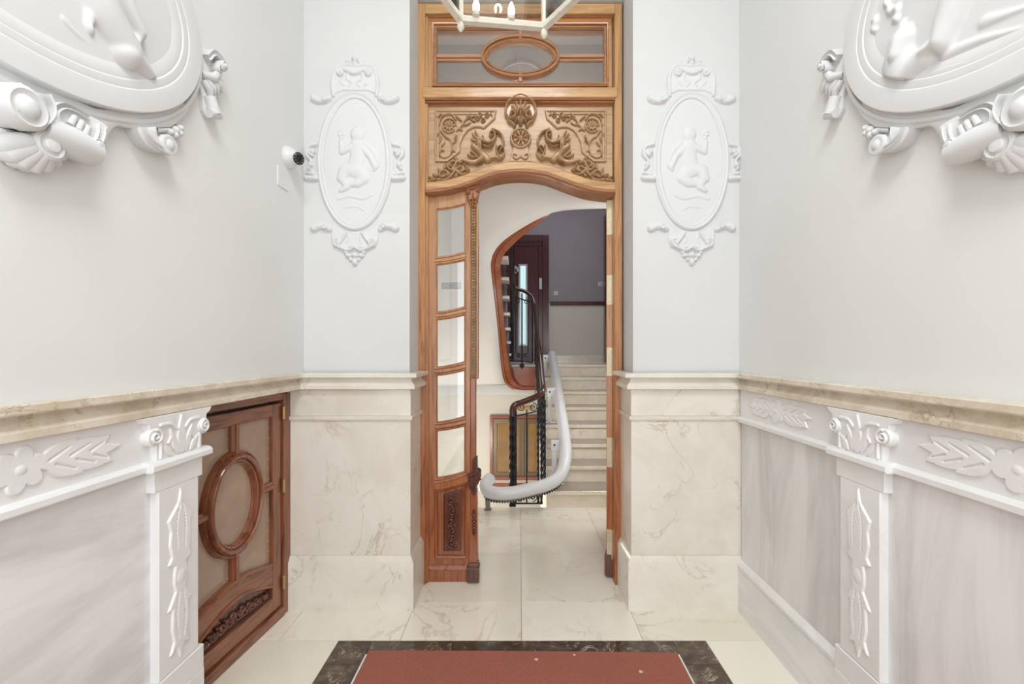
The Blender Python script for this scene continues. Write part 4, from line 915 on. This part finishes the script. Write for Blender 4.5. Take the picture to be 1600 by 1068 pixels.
    m = MB(); m.tube([w3((328, 152), .026), w3((331, 166), .032), w3((334, 178), .034)], [.026, .024, .026], 14); m.tube([w3((326, 176), .030), w3((341, 180), .034)], [.020, .018], 12); m.obj('tassel', M_GYPSUM, sc2, ang=60)
    return root
large_medallion(FLEFT, 'large white oval plaster relief with a putto leg on left wall')
large_medallion(FRIGHT, 'large white oval plaster relief with roses and seated putto on right wall')

# ------------------------------------------------------------------ security camera and blank cover plate
c = FLEFT.at(455, 246, .02); o = FLEFT.pt(*c, 0)
sc = empty('security_camera', tuple(o), 'small white dome security camera with black lens on left wall', 'camera')
MB().lathe(o, (1, 0, 0), [(.062, 0), (.062, .014), (.056, .026), (.044, .044), (.026, .058), (.012, .062)], 28).obj('camera_base', M_WMETAL, sc)
dr = Vector((.86, -.42, -.22)).normalized(); o2 = o+Vector((.030, 0, -.004))
MB().lathe(o2, dr, [(.034, -.01), (.037, .018), (.037, .040), (.034, .050)], 24).obj('camera_barrel', M_WMETAL, sc)
MB().lathe(o2+dr*.013, dr, [(.0372, 0), (.0378, .004), (.0372, .010)], 24).obj('barrel_gasket', M_BLACK, sc)
lf = MB().lathe(o2+dr*.046, dr, [(.0345, 0), (.0345, .008), (.030, .012), (.020, .006), (.014, .008)], 24).obj('camera_lens', M_BLACK, sc)
mm = MB(); a = dr.orthogonal().normalized(); b = dr.cross(a)
for k in range(10): mm.lathe(o2+dr*.056+(a*math.cos(k*PI/5)+b*math.sin(k*PI/5))*.0255, dr, [(.0032, 0), (.002, .003)], 8)
mm.obj('infrared_diode', M_STEEL, lf)
P4 = [FLEFT.at(433.5, 263, .004), FLEFT.at(434, 288, .004), FLEFT.at(453, 299, .004), FLEFT.at(456, 262, .004)]
u0, v0 = P4[1]; u1 = u0+.115; v1 = P4[0][1]+.02
cv = MB().plate(FLEFT, [(u0, v0), (u1, v0), (u1, v1), (u0, v1)], .0, .005, .0012).obj('cover_plate', M_PLASTER); tag(cv, 'flat painted cover plate under the security camera', 'plate')
for z in (v0+.02, v1-.03): MB().lathe(FLEFT.pt(u0+(.018 if z < v0+.03 else .07), z, .004), (1, 0, 0), [(.0035, 0), (.002, .002)], 8).obj('screw', M_STEEL, cv)

# ------------------------------------------------------------------ hanging hexagonal lantern
LZ = 2.75
A_, B_ = at(720, 31, FOC*(LZ-EYE)/(VPY-31)), at(850, 42, FOC*(LZ-EYE)/(VPY-42)); A_.z = B_.z = LZ
ev = B_-A_; sd_ = ev.length; nrm = Vector((ev.y, -ev.x, 0)).normalized(); cen = (A_+B_)/2+nrm*(sd_*.866)
a0 = math.atan2((A_-cen).y, (A_-cen).x); VX = [cen+Vector((math.cos(a0-k*PI/3), math.sin(a0-k*PI/3), 0))*sd_ for k in range(6)]
lan = empty('hexagonal_lantern', tuple(cen), 'cream metal hexagonal glass lantern hanging before the transom', 'lantern'); HT = .62
up = Vector((0, 0, 1)); inw = .04
for zz, nm in ((0, 'bottom_ring'), (HT, 'top_ring')):
    poly = [(v.x, v.y) for v in VX]
    MB().sweep(Frame((0, 0, LZ+zz), (1, 0, 0), (0, 1, 0), (0, 0, 1)), poly, [(-.011, -.010), (.011, -.010), (.013, .002), (.006, .014), (-.006, .014), (-.013, .002)], True).obj(nm, M_LANT, lan)
for k in range(6):
    v = VX[k]; w = VX[(k+1) % 6]
    MB().tube([v, v+up*HT], .009, 6).obj('corner_post', M_LANT, lan)
    MB().lathe(v+up*.006, (0, 0, -1), [(.011, 0), (.014, .008), (.009, .014), (.0125, .024), (.0125, .034), (.007, .044), (.002, .048)], 14).obj('finial', M_LANT, lan)
    n2 = ((v+w)/2-cen).normalized(); d2 = (w-v).normalized()
    F2 = Frame((v+w)/2+up*.012, d2, up, n2); box('pane', M_GLASSL, lan, -sd_/2+.012, sd_/2-.012, 0, HT-.02, -.0015, .0015, F2, 0)
    MB().tube([v+up*HT, cen+up*(HT+.22)], .007, 6).obj('roof_rib', M_LANT, lan)
MB().tube([cen+up*(HT+.2), (cen.x, cen.y, 4.8)], .007, 8).obj('hanging_rod', M_LANT, lan)
MB().tube([cen+up*.02, cen+up*(HT+.2)], .008, 8).obj('centre_stem', M_LANT, lan)
MB().lathe(cen+up*.02, up, [(.005, -.02), (.028, -.008), (.028, .008), (.01, .02)], 16).obj('centre_boss', M_LANT, lan)
for k, (px, py) in enumerate(((744, 27), (799, 33), (None, None), (None, None), (None, None), (None, None))):
    a = a0-PI/6-(k-.5)*PI/3+.35; p = cen+Vector((math.cos(a), math.sin(a), 0))*.20
    if px: p = at(px, py-4, FOC*(LZ+.012-EYE)/(VPY-py+4)); p.z = LZ+.012
    rim = cen+(p-cen)*(.256/max(.1, (p-cen).length)*1.02); rim.z = LZ+.006; MB().tube([rim, (p+rim)/2, Vector((p.x, p.y, LZ+.010))], .004, 6).obj('candle_arm', M_LANT, lan)
    cd2 = MB().lathe(p, up, [(.010, -.004), (.012, .0), (.012, .008)], 12).obj('candle_cup', M_LANT, lan)
    MB().lathe(p+up*.008, up, [(.007, 0), (.0125, .012), (.0115, .028), (.005, .046), (.001, .052)], 14).obj('flame_bulb', M_BULB, lan)
lamp('lantern_light', 'POINT', tuple(cen+up*.25), .9, (1, .93, .82), .015)

# ------------------------------------------------------------------ stair hall shell
HLX, HRX, YB = -1.36, 1.56, 7.84
LZ8 = 8*.1707
hw = MB(); hw.box(HLX-.2, HLX, 3.16, 8.1, -1.5, 4.9); wall_hl = hw.obj('wall_hall_left', M_HALL); wall_hl['kind'] = 'structure'
hw = MB(); hw.box(HRX, HRX+.2, 3.16, 8.1, -1.5, 4.9); wall_hr = hw.obj('wall_hall_right', M_HALL); wall_hr['kind'] = 'structure'
ZR = EYE+(VPY-474)*YB/FOC
hb = MB(); hb.box(HLX-.2, HRX+.2, YB, YB+.2, ZR, 4.9); wall_hb = hb.obj('wall_landing', M_LAV); wall_hb['kind'] = 'structure'
box('lower_wall', M_CREAM, wall_hb, HLX, HRX, YB-.004, YB+.1, LZ8, ZR, bevel=0)
box('chair_rail', M_WLIFT, wall_hb, .56, HRX, YB-.03, YB, ZR-.035, ZR+.035, bevel=.008)
box('skirting', M_STAIR, wall_hb, .56, HRX, YB-.022, YB-.004, LZ8, LZ8+.115)
uw = MB(); uw.box(HLX, HRX, 6.80, 6.95, -1.5, 1.05); wall_under = uw.obj('wall_under_landing', M_CREAM); wall_under['kind'] = 'structure'
box('ledge', M_GYPSUM, wall_under, HLX, .24, 6.62, 6.80, EYE+(VPY-616)*6.65/FOC, 1.06, bevel=.006)
fl = MB().box(HLX, HRX, 4.3, 6.9, -1.5, -1.38).obj('floor_lower', M_STAIR); fl['kind'] = 'structure'
ch = MB().box(HLX-.2, HRX+.2, 3.6, 8.1, 4.62, 4.8).obj('ceiling_stair', M_HALL); ch['kind'] = 'structure'
mz = MB().box(HLX, HRX, 3.72, 3.82, 2.98, 4.62); mz.box(HLX, HRX, 3.16, 3.82, 4.20, 4.3); mz = mz.obj('wall_over_passage', M_HALL); mz['kind'] = 'structure'
ac = at(815, 128, 3.72); MB().sweep(Frame((ac.x, 3.72, ac.z), (1, 0, 0), (0, 0, 1), (0, -1, 0)), [(.20*math.cos(t), .17*math.sin(t)) for t in np.linspace(0, PI, 24)], [(0, 0), (0, .012), (.012, .012), (.012, 0)]).obj('arch_band', M_HALL, mz)
lg = empty('landing', (.3, 7.1, LZ8), 'pale marble stair landing before the dark red door', 'landing')
box('landing_slab', M_STAIR, lg, -.20, HRX-.006, 6.60, YB-.006, 1.10, LZ8-.035, bevel=0); box('landing_floor', M_STAIR, lg, HLX+.006, HRX-.006, 6.504, YB-.024, LZ8-.035, LZ8, bevel=.004)

# ------------------------------------------------------------------ lower marble flight
SX0 = .272; NY, TR, RH = 4.37, .299, .1707
st = empty('marble_staircase', (.9, 4.4, 0), 'straight flight of eight cream marble steps rising to the landing', 'stairs')
for k in range(8):
    y0 = NY+TR*k; z = RH*(k+1)
    box('riser', M_STAIR, st, SX0+.008, HRX-.006, y0+.028, y0+.05, z-RH, z-.036, bevel=0)
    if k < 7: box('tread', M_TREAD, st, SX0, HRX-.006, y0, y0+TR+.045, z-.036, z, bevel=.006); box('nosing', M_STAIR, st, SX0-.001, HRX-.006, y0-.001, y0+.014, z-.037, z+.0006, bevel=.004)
    else: box('nosing', M_STAIR, st, SX0-.004, HRX-.006, y0-.001, y0+.04, z-.037, z+.0006, bevel=.005)
m = MB(); prof = [(NY+.05, -1.38)]
for k in range(8): prof += [(NY+TR*k+.05, RH*k-.001), (NY+TR*k+.05, RH*(k+1)-.038)]
prof += [(NY+TR*7+.06, RH*8-.038), (NY+TR*7+.06, 1.0), (NY+.9, -1.38)]
m.plate(Frame((SX0+.01, 0, 0), (0, 1, 0), (0, 0, 1), (1, 0, 0)), prof, 0, .06); m.obj('stair_side', M_CREAM, st)
m = MB().box(HLX, SX0, 4.372, 4.402, -.24, -.0015).obj('floor_edge', M_STAIR, floor)

# ------------------------------------------------------------------ upper flight: wooden string, plaster soffit, treads
uf = empty('upper_staircase', (-.6, 5.4, 1.2), 'upper flight turning overhead with red brown wooden string and white soffit', 'stairs')
OUTE = [(836, 609, 6.46), (815, 609, 6.46), (800, 606, 6.45), (790, 598, 6.4), (784.5, 582, 6.15), (781, 550, 5.8), (777, 505, 5.15), (772, 462, 4.65), (767.5, 425, 4.30), (767, 407, 4.2), (771, 392, 4.14), (782, 377, 4.10), (800, 362.5, 4.05), (830, 344, 4.0), (862, 328.5, 3.97)]
INE = [(836, 603, 6.46), (818, 603, 6.46), (808, 600, 6.44), (801, 592, 6.38), (796.5, 578, 6.13), (792, 548, 5.78), (787, 503, 5.12), (784, 460, 4.62), (781.5, 426, 4.34), (782.5, 411, 4.27), (788, 397, 4.22), (800, 384, 4.17), (816, 369, 4.12), (844, 347, 4.03), (866, 328.8, 3.98)]
def w3(L, n=6): return [Vector(p) for p in crom([tuple(at(*q)) for q in L], n)]
O, I = w3(OUTE), w3(INE)
vs, fs = [], []; n = len(O)
for i in range(n):
    d = (I[i]-O[i]); a, b = O[i], I[i]; mid = a.lerp(b, .45)
    e = Vector((0, .7, .7)).lerp(Vector((0, 0, 1)), min(1, max(0, (i-10)/16))).normalized()
    vs += [a, a.lerp(b, .08)-e*.010, a.lerp(b, .34)-e*.010, a.lerp(b, .36)+e*.012, a.lerp(b, .41)+e*.012, a.lerp(b, .43)-e*.004, b, b+e*.16, a+e*.16]
fs = [(i*9+k, i*9+(k+1) % 9, (i+1)*9+(k+1) % 9, (i+1)*9+k) for i in range(n-1) for k in range(9)]+[tuple(range(9)), tuple(range((n-1)*9, n*9))]
MB().add(vs, fs).obj('string', M_WSTR, uf, ang=45)
fa = MB().plate(Frame((0, 6.47, 0), (1, 0, 0), (0, 0, 1), (0, -1, 0)), [(-.10, 1.0), (.262, 1.0), (.262, LZ8-.036), (-.21, LZ8-.036), (-.21, 1.12), (-.17, 1.05)], -.02, 0, .002).obj('landing_fascia', M_WSTR, uf)
SO = O[18:-1]+[Vector(p) for p in crom([tuple(at(*q)) for q in ((862, 328.5, 3.97), (880, 324.8, 3.96), (905, 322.8, 3.95), (950, 321.5, 3.95))]+[(HRX-.03, 3.95, 2.91)], 5)]
vs, fs = [], []; n = len(SO); KK = 8
ti = [(0, Vector((HLX+.03, 6.3, 1.08))), (18, Vector((HLX+.03, 5.1, 1.93))), (32, Vector((HLX+.03, 4.2, 2.46))), (40, Vector((HLX+.03, 3.6, 2.78))), (50, Vector((HLX+.03, 3.19, 2.90))), (58, Vector((-.7, 3.19, 2.91))), (n-4, Vector((.1, 3.19, 2.915))), (n-1, Vector((HRX-.03, 3.19, 2.93)))]
def tgt(i):
    for (a, p), (b, q) in zip(ti, ti[1:]):
        if a <= i <= b: return p.lerp(q, (i-a)/max(1, b-a))
    return ti[-1][1]
for i in range(n):
    for k in range(KK+1): vs.append(SO[i].lerp(tgt(i), k/KK))
fs = [(i*(KK+1)+k, i*(KK+1)+k+1, (i+1)*(KK+1)+k+1, (i+1)*(KK+1)+k) for i in range(n-1) for k in range(KK)]
so = MB().add(vs, fs).obj('soffit', M_HALL, uf, ang=80)
md = so.modifiers.new('thickness', 'SOLIDIFY'); md.thickness = .05; md.offset = 0 
for k in range(1, 9):
    z, y = LZ8+RH*k, 6.46-.28*k
    box('tread', M_CREMA, uf, -1.30, -.112, y-.01, y+.29, z-.035, z, bevel=.004)
    box('riser', M_WLIFT, uf, -1.30, -.14, y+.27, y+.285, z-RH, z-.035, bevel=0)

# ------------------------------------------------------------------ wrought iron balustrades
def scroll(m, c, R, a0, turns, r, ux, uy, n=22):
    m.tube([c+ux*x+uy*z for x, z in spiral(0, 0, R, R*.2, a0, turns, n)], r, 6)
X3, Z3 = Vector((1, 0, 0)), Vector((0, 0, 1))
bl = empty('iron_balustrade', (.24, 4.6, 0), 'black wrought iron balustrade with brown handrail beside the lower flight', 'balustrade')
def slope_z(y): return .92+RH*(1+(y-NY)/TR)
hr = [at(801, 700, 4.42), at(800.5, 650, 4.42), at(801, 638, 4.42), at(805, 632, 4.42), at(815, 628.5, 4.44), at(832, 622, 4.47), at(843, 616, 4.5), at(848.5, 606, 4.54), at(847, 590, 4.7), at(844, 555, 5.1), at(839, 515, 5.75), at(836, 482, 6.3), at(834, 470, 6.45), at(830, 462, 6.5), at(820, 455, 6.52), at(808, 451, 6.53), at(801, 446, 6.52)]
MB().tube([Vector(p) for p in crom([tuple(p) for p in hr[1:]], 5)], .031, 16, .85).obj('handrail', M_WRAIL, bl)
nw = MB(); nb = at(801, 640, 4.42)
for dx, dy in ((-.016, 0), (.016, 0), (0, .02)): nw.twist((nb.x+dx, nb.y+dy, .002), (nb.x+dx, nb.y+dy, nb.z), .014, 2.5, 60)
nw.obj('newel_post', M_IRON, bl)
for k in range(8):
    for j in (0, 1):
        y = NY+TR*k+.08+.15*j; m = MB(); x = .262-.012*(k/7)
        zt = float(np.interp(y, [4.55, 4.7, 5.1, 5.75, 6.3, 6.45], [1.10, 1.30, 1.54, 1.86, 2.18, 2.30]))-.02
        m.twist((x, y, RH*(k+1)+.001), (x, y, zt), .010, 3, 30); m.obj('baluster', M_IRON, bl)
    y = NY+TR*k+.15
    for zz, a in ((RH*(k+1)+.76, 0), (RH*(k+1)+.12, PI)):
        m = MB(); scroll(m, Vector((.262, y, zz)), .05, a, 1.3, .006, Vector((0, 1, 0)), Z3); m.obj('scroll', M_IRON, bl)
# end panel between newel and corner
pn_ = empty('end_panel', (.1, 4.43, 0)); pn_.parent = bl; pn_.location = Vector((.1, 4.43, 0))-bl.location
px = lambda x, y, Y=4.44: at(x, y, Y)
MB().tube([px(805, 650), px(848, 640)], .007, 6).obj('cross_bar', M_IRON, pn_); MB().tube([px(803, 786), px(848, 786)], .009, 6).obj('bottom_bar', M_IRON, pn_)
MB().twist(px(823, 640), px(823, 786), .006, 9, 60).obj('twisted_bar', M_IRON, pn_)
for x in (806.5, 841, 846): MB().twist(px(x, 636), px(x, 786), .010 if x > 840 else .005, 3.5, 40).obj('upright', M_IRON, pn_)
for sg, x in ((1, 815), (-1, 833)):
    for y, q in ((636, 1), (776, -1)):
        m = MB(); scroll(m, px(x, y), .045, q*PI/2, 1.5*sg*q, .005, X3, Z3); m.obj('scroll', M_IRON, pn_)
# landing panel
lb = empty('iron_balustrade', (.05, 6.48, LZ8), 'black iron scroll panel guarding the landing before the dark red door', 'balustrade'); px = lambda x, y, Y=6.48: at(x, y, Y)
MB().tube([px(803, 463), px(832, 473)], .010, 6).obj('cross_bar', M_IRON, lb); MB().tube([px(791, 563), px(822, 564.5), px(832, 567)], .010, 6).obj('bottom_bar', M_IRON, lb)
MB().twist(px(815.5, 458), px(815.5, 572), .009, 10, 60).obj('twisted_bar', M_IRON, lb)
MB().tube([px(799, 560), px(799, 447)], .017, 8).obj('upright', M_IRON, lb); MB().tube([px(832, 566), px(832, 472)], .012, 8).obj('upright', M_IRON, lb)
for sg, x in ((1, 806), (-1, 825)):
    m = MB(); c = px(x+sg*4, 555.5); sp = [c+X3*a+Z3*b for a, b in spiral(0, 0, .036, .010, 0 if sg < 0 else PI, -1.4*sg)]
    top = px(x, 480); pts = [top, px(x, 520), px(x, 545)]+[px(x-sg*-.5, 552)]+sp[4:]; m.tube(pts, .007, 6); m.obj('scroll', M_IRON, lb); m = MB(); scroll(m, px(x+sg*3, 470), .05, PI/2, 1.3*sg, .006, X3, Z3); m.obj('scroll', M_IRON, lb)
p = px(815.5, 570); MB().plate(Frame(p, (1, 0, 0), (0, 0, 1), (0, -1, 0)), [(0, -.075), (.035, -.02), (.038, .012), (.018, .022), (0, .006), (-.018, .022), (-.038, .012), (-.035, -.02)], -.008, .012, .006).obj('leaf_finial', M_IRON, lb)
# upper flight balustrade
ub = empty('iron_balustrade', (-.09, 5.4, 1.5), 'black iron balustrade climbing along the upper flight under the soffit', 'balustrade')
MB().tube([(-.085, 6.50, 2.30), (-.085, 6.2, 2.42), (-.088, 4.45, 3.46), (-.06, 4.25, 3.58)], .03, 8).obj('handrail', M_WRAIL, ub)
for k in range(8):
    y = 6.46-.28*(k)-.14; zt = 2.42+(6.2-y)*(1.04/1.75); zz = LZ8+RH*(k+1)
    m = MB(); m.tube([(-.112, y+.05, zz-.10), (-.085, y+.05, zz-.10), (-.085, y+.05, zz-.08), (-.085, y+.05, zt)], .0095, 6); m.obj('baluster', M_IRON, ub)

# ------------------------------------------------------------------ white stairlift rail
sl = empty('stairlift_rail', (.3, 4.1, 0), 'thick white tubular stairlift rail curving from floor up the stairs', 'stairlift')
RP = [(862, 553, 6.5), (866, 577, 6.05), (871, 607, 5.5), (877, 645, 5.0), (882, 680, 4.68), (884, 706, 4.52), (881.5, 728, 4.40), (873, 745, 4.32), (856, 756, 4.27), (832, 763, 4.24), (805, 769, 4.22), (780, 770.5, 4.21), (764, 767.5, 4.23), (758, 760, 4.27), (760, 753, 4.33), (765, 748, 4.40)]
rp = w3(RP, 7); MB().tube(rp, .062, 18).obj('rail_tube', M_WMETAL, sl)
MB().lathe(rp[0]-(rp[1]-rp[0]).normalized()*.01, (rp[0]-rp[1]), [(.0625, 0), (.055, .02), (.02, .028)], 18).obj('end_cap', M_STEEL, sl)
MB().lathe(rp[-1], (rp[-1]-rp[-2]), [(.0625, -.004), (.055, .014), (.02, .02)], 18).obj('end_cap', M_STEEL, sl)
rk = rp[26:92]; MB().tube([p+Vector((0, -.006, -.064)) for p in rk], .020, 8).obj('rack_bed', M_RACK, sl)
m = MB(); L = [0]
for a, b in zip(rk, rk[1:]): L.append(L[-1]+(b-a).length)
tpos = np.arange(0, L[-1], .026)
for t in tpos:
    i = min(len(rk)-2, int(np.searchsorted(L, t))-1 if t > 0 else 0); i = max(0, i); f = (t-L[i])/max(1e-6, L[i+1]-L[i]); p = rk[i].lerp(rk[i+1], f)+Vector((0, -.014, -.070))
    d = (rk[i+1]-rk[i]).normalized(); sdv = d.cross(Z3).normalized(); m.box(-.006, .006, -.018, .018, -.013, .008, Frame(p, d, sdv, sdv.cross(d)))
te = m.obj('rack_teeth', M_BLACK, sl); te['kind'] = 'stuff'
for (x, yt, yb, Y) in ((866, 690, 727, 4.62), (859, 608, 635, 5.42), (852, 556, 570, 6.42)):
    a, b = at(x, yt, Y), at(x, yb, Y); k = int((Y-NY)/TR); zf = RH*(k+1) if k < 8 else LZ8
    br_ = box('support_post', M_WMETAL, sl, a.x-.022, a.x+.022, Y-.016, Y+.016, zf+.012, a.z, bevel=.004)
    box('post_clamp', M_WMETAL, sl, a.x-.032, a.x+.10, Y-.022, Y+.022, a.z-.09, a.z+.02, bevel=.004); box('foot_plate', M_WMETAL, sl, a.x-.07, a.x+.10, Y-.045, Y+.045, zf+.001, zf+.012, bevel=.003)
    MB().lathe((a.x, Y-.022, a.z-.03), (0, -1, 0), [(.012, 0), (.008, .006)], 10).obj('clamp_bolt', M_BLACK, sl)
fo = at(762, 782, 4.34); MB().lathe((fo.x, 4.34, .001), (0, 0, 1), [(.040, 0), (.040, .012), (.024, .016), (.030, .15)], 14).obj('floor_post', M_RACK, sl)

# ------------------------------------------------------------------ dark red lift door on the landing (door_5)
FB2 = Frame((0, YB, 0), (1, 0, 0), (0, 0, 1), (0, -1, 0)); B2 = lambda x, y, w=0: FB2.at(x, y, w)
ld = empty('door_5', (.05, YB-.02, LZ8), 'dark red lift door with a narrow lit window on the landing', 'door', None, 'structure')
def lbox(name, mat, x0, x1, y0, y1, w0, w1, bev=.004, parent=None):
    (a, b), (c, d) = B2(x0, y1, w1), B2(x1, y0, w1); return box(name, mat, parent or ld, a, c, max(b, LZ8+.001), d, w0, w1, FB2, bev)
lbox('casing', M_WLIFT, 848, 857.5, 367, 600, 0, .09); lbox('casing', M_WLIFT, 762, 771, 367, 600, 0, .09); lbox('casing_head', M_WLIFT, 771, 848, 367, 376, 0, .09)
lbox('overpanel', M_WLIFT, 771, 848, 376, 384, 0, .05); lbox('door_panel', M_WLIFT, 771, 841, 384.5, 600, 0, .045); lbox('closing_stile', M_WLIFT, 841.5, 848, 384.5, 600, 0, .055)
wf = MB(); A2, C2 = B2(813, 537, .05), B2(821.5, 415, .05)
MB().sweep(FB2, [(A2[0], A2[1]), (C2[0], A2[1]), (C2[0], C2[1]), (A2[0], C2[1])], [(-.03, .04), (-.03, .056), (0, .056), (0, .04)], True).obj('window_frame', M_STEEL, ld)
box('lit_pane', M_LIFTGL, ld, A2[0], C2[0], A2[1], C2[1], .044, .050, FB2, 0)
lbox('handle_plate', M_STEEL, 842.3, 847, 434, 451.5, .05, .062, .002)
sgp = lbox('sign_plate', M_WLIFT, 796, 809.5, 410, 441, .044, .048, .001)
sc_ = B2(804, 421, .05); MB().sweep(FB2, ellipse(*sc_, .082, .082, 32), [(-.010, .046), (-.010, .053), (.008, .053), (.008, .046)], True).obj('sign_ring', M_BLACK, sgp)
MB().plate(FB2, ellipse(*sc_, .078, .078, 28), .046, .0495).obj('sign_disc', M_STEEL, sgp)
m = MB(); x, z = sc_
m.lathe(FB2.pt(x-.018, z+.038, .0495), (0, -1, 0), [(.012, 0), (.010, .002)], 12); m.plate(FB2, [(x-.034, z-.012), (x-.002, z-.012), (x-.006, z+.022), (x-.030, z+.022)], .0495, .0515); m.plate(FB2, [(x-.03, z-.055), (x-.02, z-.055), (x-.016, z-.012), (x-.028, z-.012)], .0495, .0515)
m.lathe(FB2.pt(x+.025, z+.012, .0495), (0, -1, 0), [(.010, 0), (.008, .002)], 12); m.plate(FB2, [(x+.014, z-.05), (x+.036, z-.05), (x+.033, z), (x+.017, z)], .0495, .0515)
m.plate(FB2, [(x-.058, z+.048), (x-.048, z+.058), (x+.058, z-.048), (x+.048, z-.058)], .0517, .0535); m.obj('sign_pictogram', M_BLACK, sgp)
# ------------------------------------------------------------------ wall fittings on the landing
for x, y, s_, lab in ((868.5, 458, .075, 'pale square wall switch beside the lift door casing'), (938, 443.5, .08, 'pale square wall switch near the right corner of the landing')):
    a = B2(x, y, .01); t = empty('wall_switch', (a[0], YB-.005, a[1]), lab, 'switch')
    box('switch_plate', M_SWITCH, t, a[0]-s_/2, a[0]+s_/2, a[1]-s_/2, a[1]+s_/2, 0, .010, FB2, .003); box('switch_rocker', M_STEEL, t, a[0]-.014, a[0]+.014, a[1]-.014, a[1]+.014, .010, .014, FB2, .002)
dc = empty('door_6', (HRX-.03, 7.5, LZ8), 'dark wooden door casing on the right wall of the landing', 'door', None, 'structure')
box('casing', M_WLIFT, dc, HRX-.05, HRX, 7.62, 7.76, LZ8, 3.95); box('casing', M_WLIFT, dc, HRX-.05, HRX, 6.72, 6.84, LZ8, 3.95); box('casing_head', M_WLIFT, dc, HRX-.05, HRX, 6.84, 7.62, 3.83, 3.95); box('door_panel', M_WLIFT, dc, HRX-.02, HRX, 6.84, 7.62, LZ8, 3.83)

# ------------------------------------------------------------------ amber glazed window below the landing (window_1)
FU = Frame((0, 6.80, 0), (1, 0, 0), (0, 0, 1), (0, -1, 0)); U2 = lambda x, y, w=0: FU.at(x, y, w)
wn = empty('window_1', (0, 6.79, 0), 'amber glazed double window with red brown frame below the landing', 'window', None, 'structure')
def ubox(name, mat, x0, x1, y0, y1, w0, w1, bev=.003, parent=None):
    (a, b), (c, d) = U2(x0, y1, w1), U2(x1, y0, w1); return box(name, mat, parent or wn, a, c, b, d, w0, w1, FU, bev)
ubox('frame_head', M_WSTR, 765.5, 862, 649, 653.5, 0, .05); ubox('frame_jamb', M_WSTR, 765.5, 770, 653, 748, 0, .05); ubox('frame_jamb', M_WSTR, 857, 862, 653, 748, 0, .05); ubox('frame_sill', M_WSTR, 765.5, 862, 744.5, 750, 0, .06); ubox('lower_sill', M_WSTR, 765.5, 862, 755.5, 765, 0, .05)
M_BRONZE = plain('bronze_frame_metal', (.17, .12, .07), .4, .3)
for a, b in ((771, 814), (819, 856)):
    sh = ubox('amber_pane', M_AMBER, a+5, b-3, 661, 738, .004, .012, 0)
    for q in ((a, a+5.5, 654, 744), (b-3.5, b, 654, 744), (a+5, b-3, 654, 661.5), (a+5, b-3, 737.5, 744)): ubox('sash_bar', M_BRONZE, *q, .002, .03)
ubox('mullion', M_BRONZE, 814, 819, 654, 744, 0, .045)
pl_ = ubox('wooden_plaque', M_WHEAD, 806, 831, 634.5, 641, .001, .03, .004, wall_under)
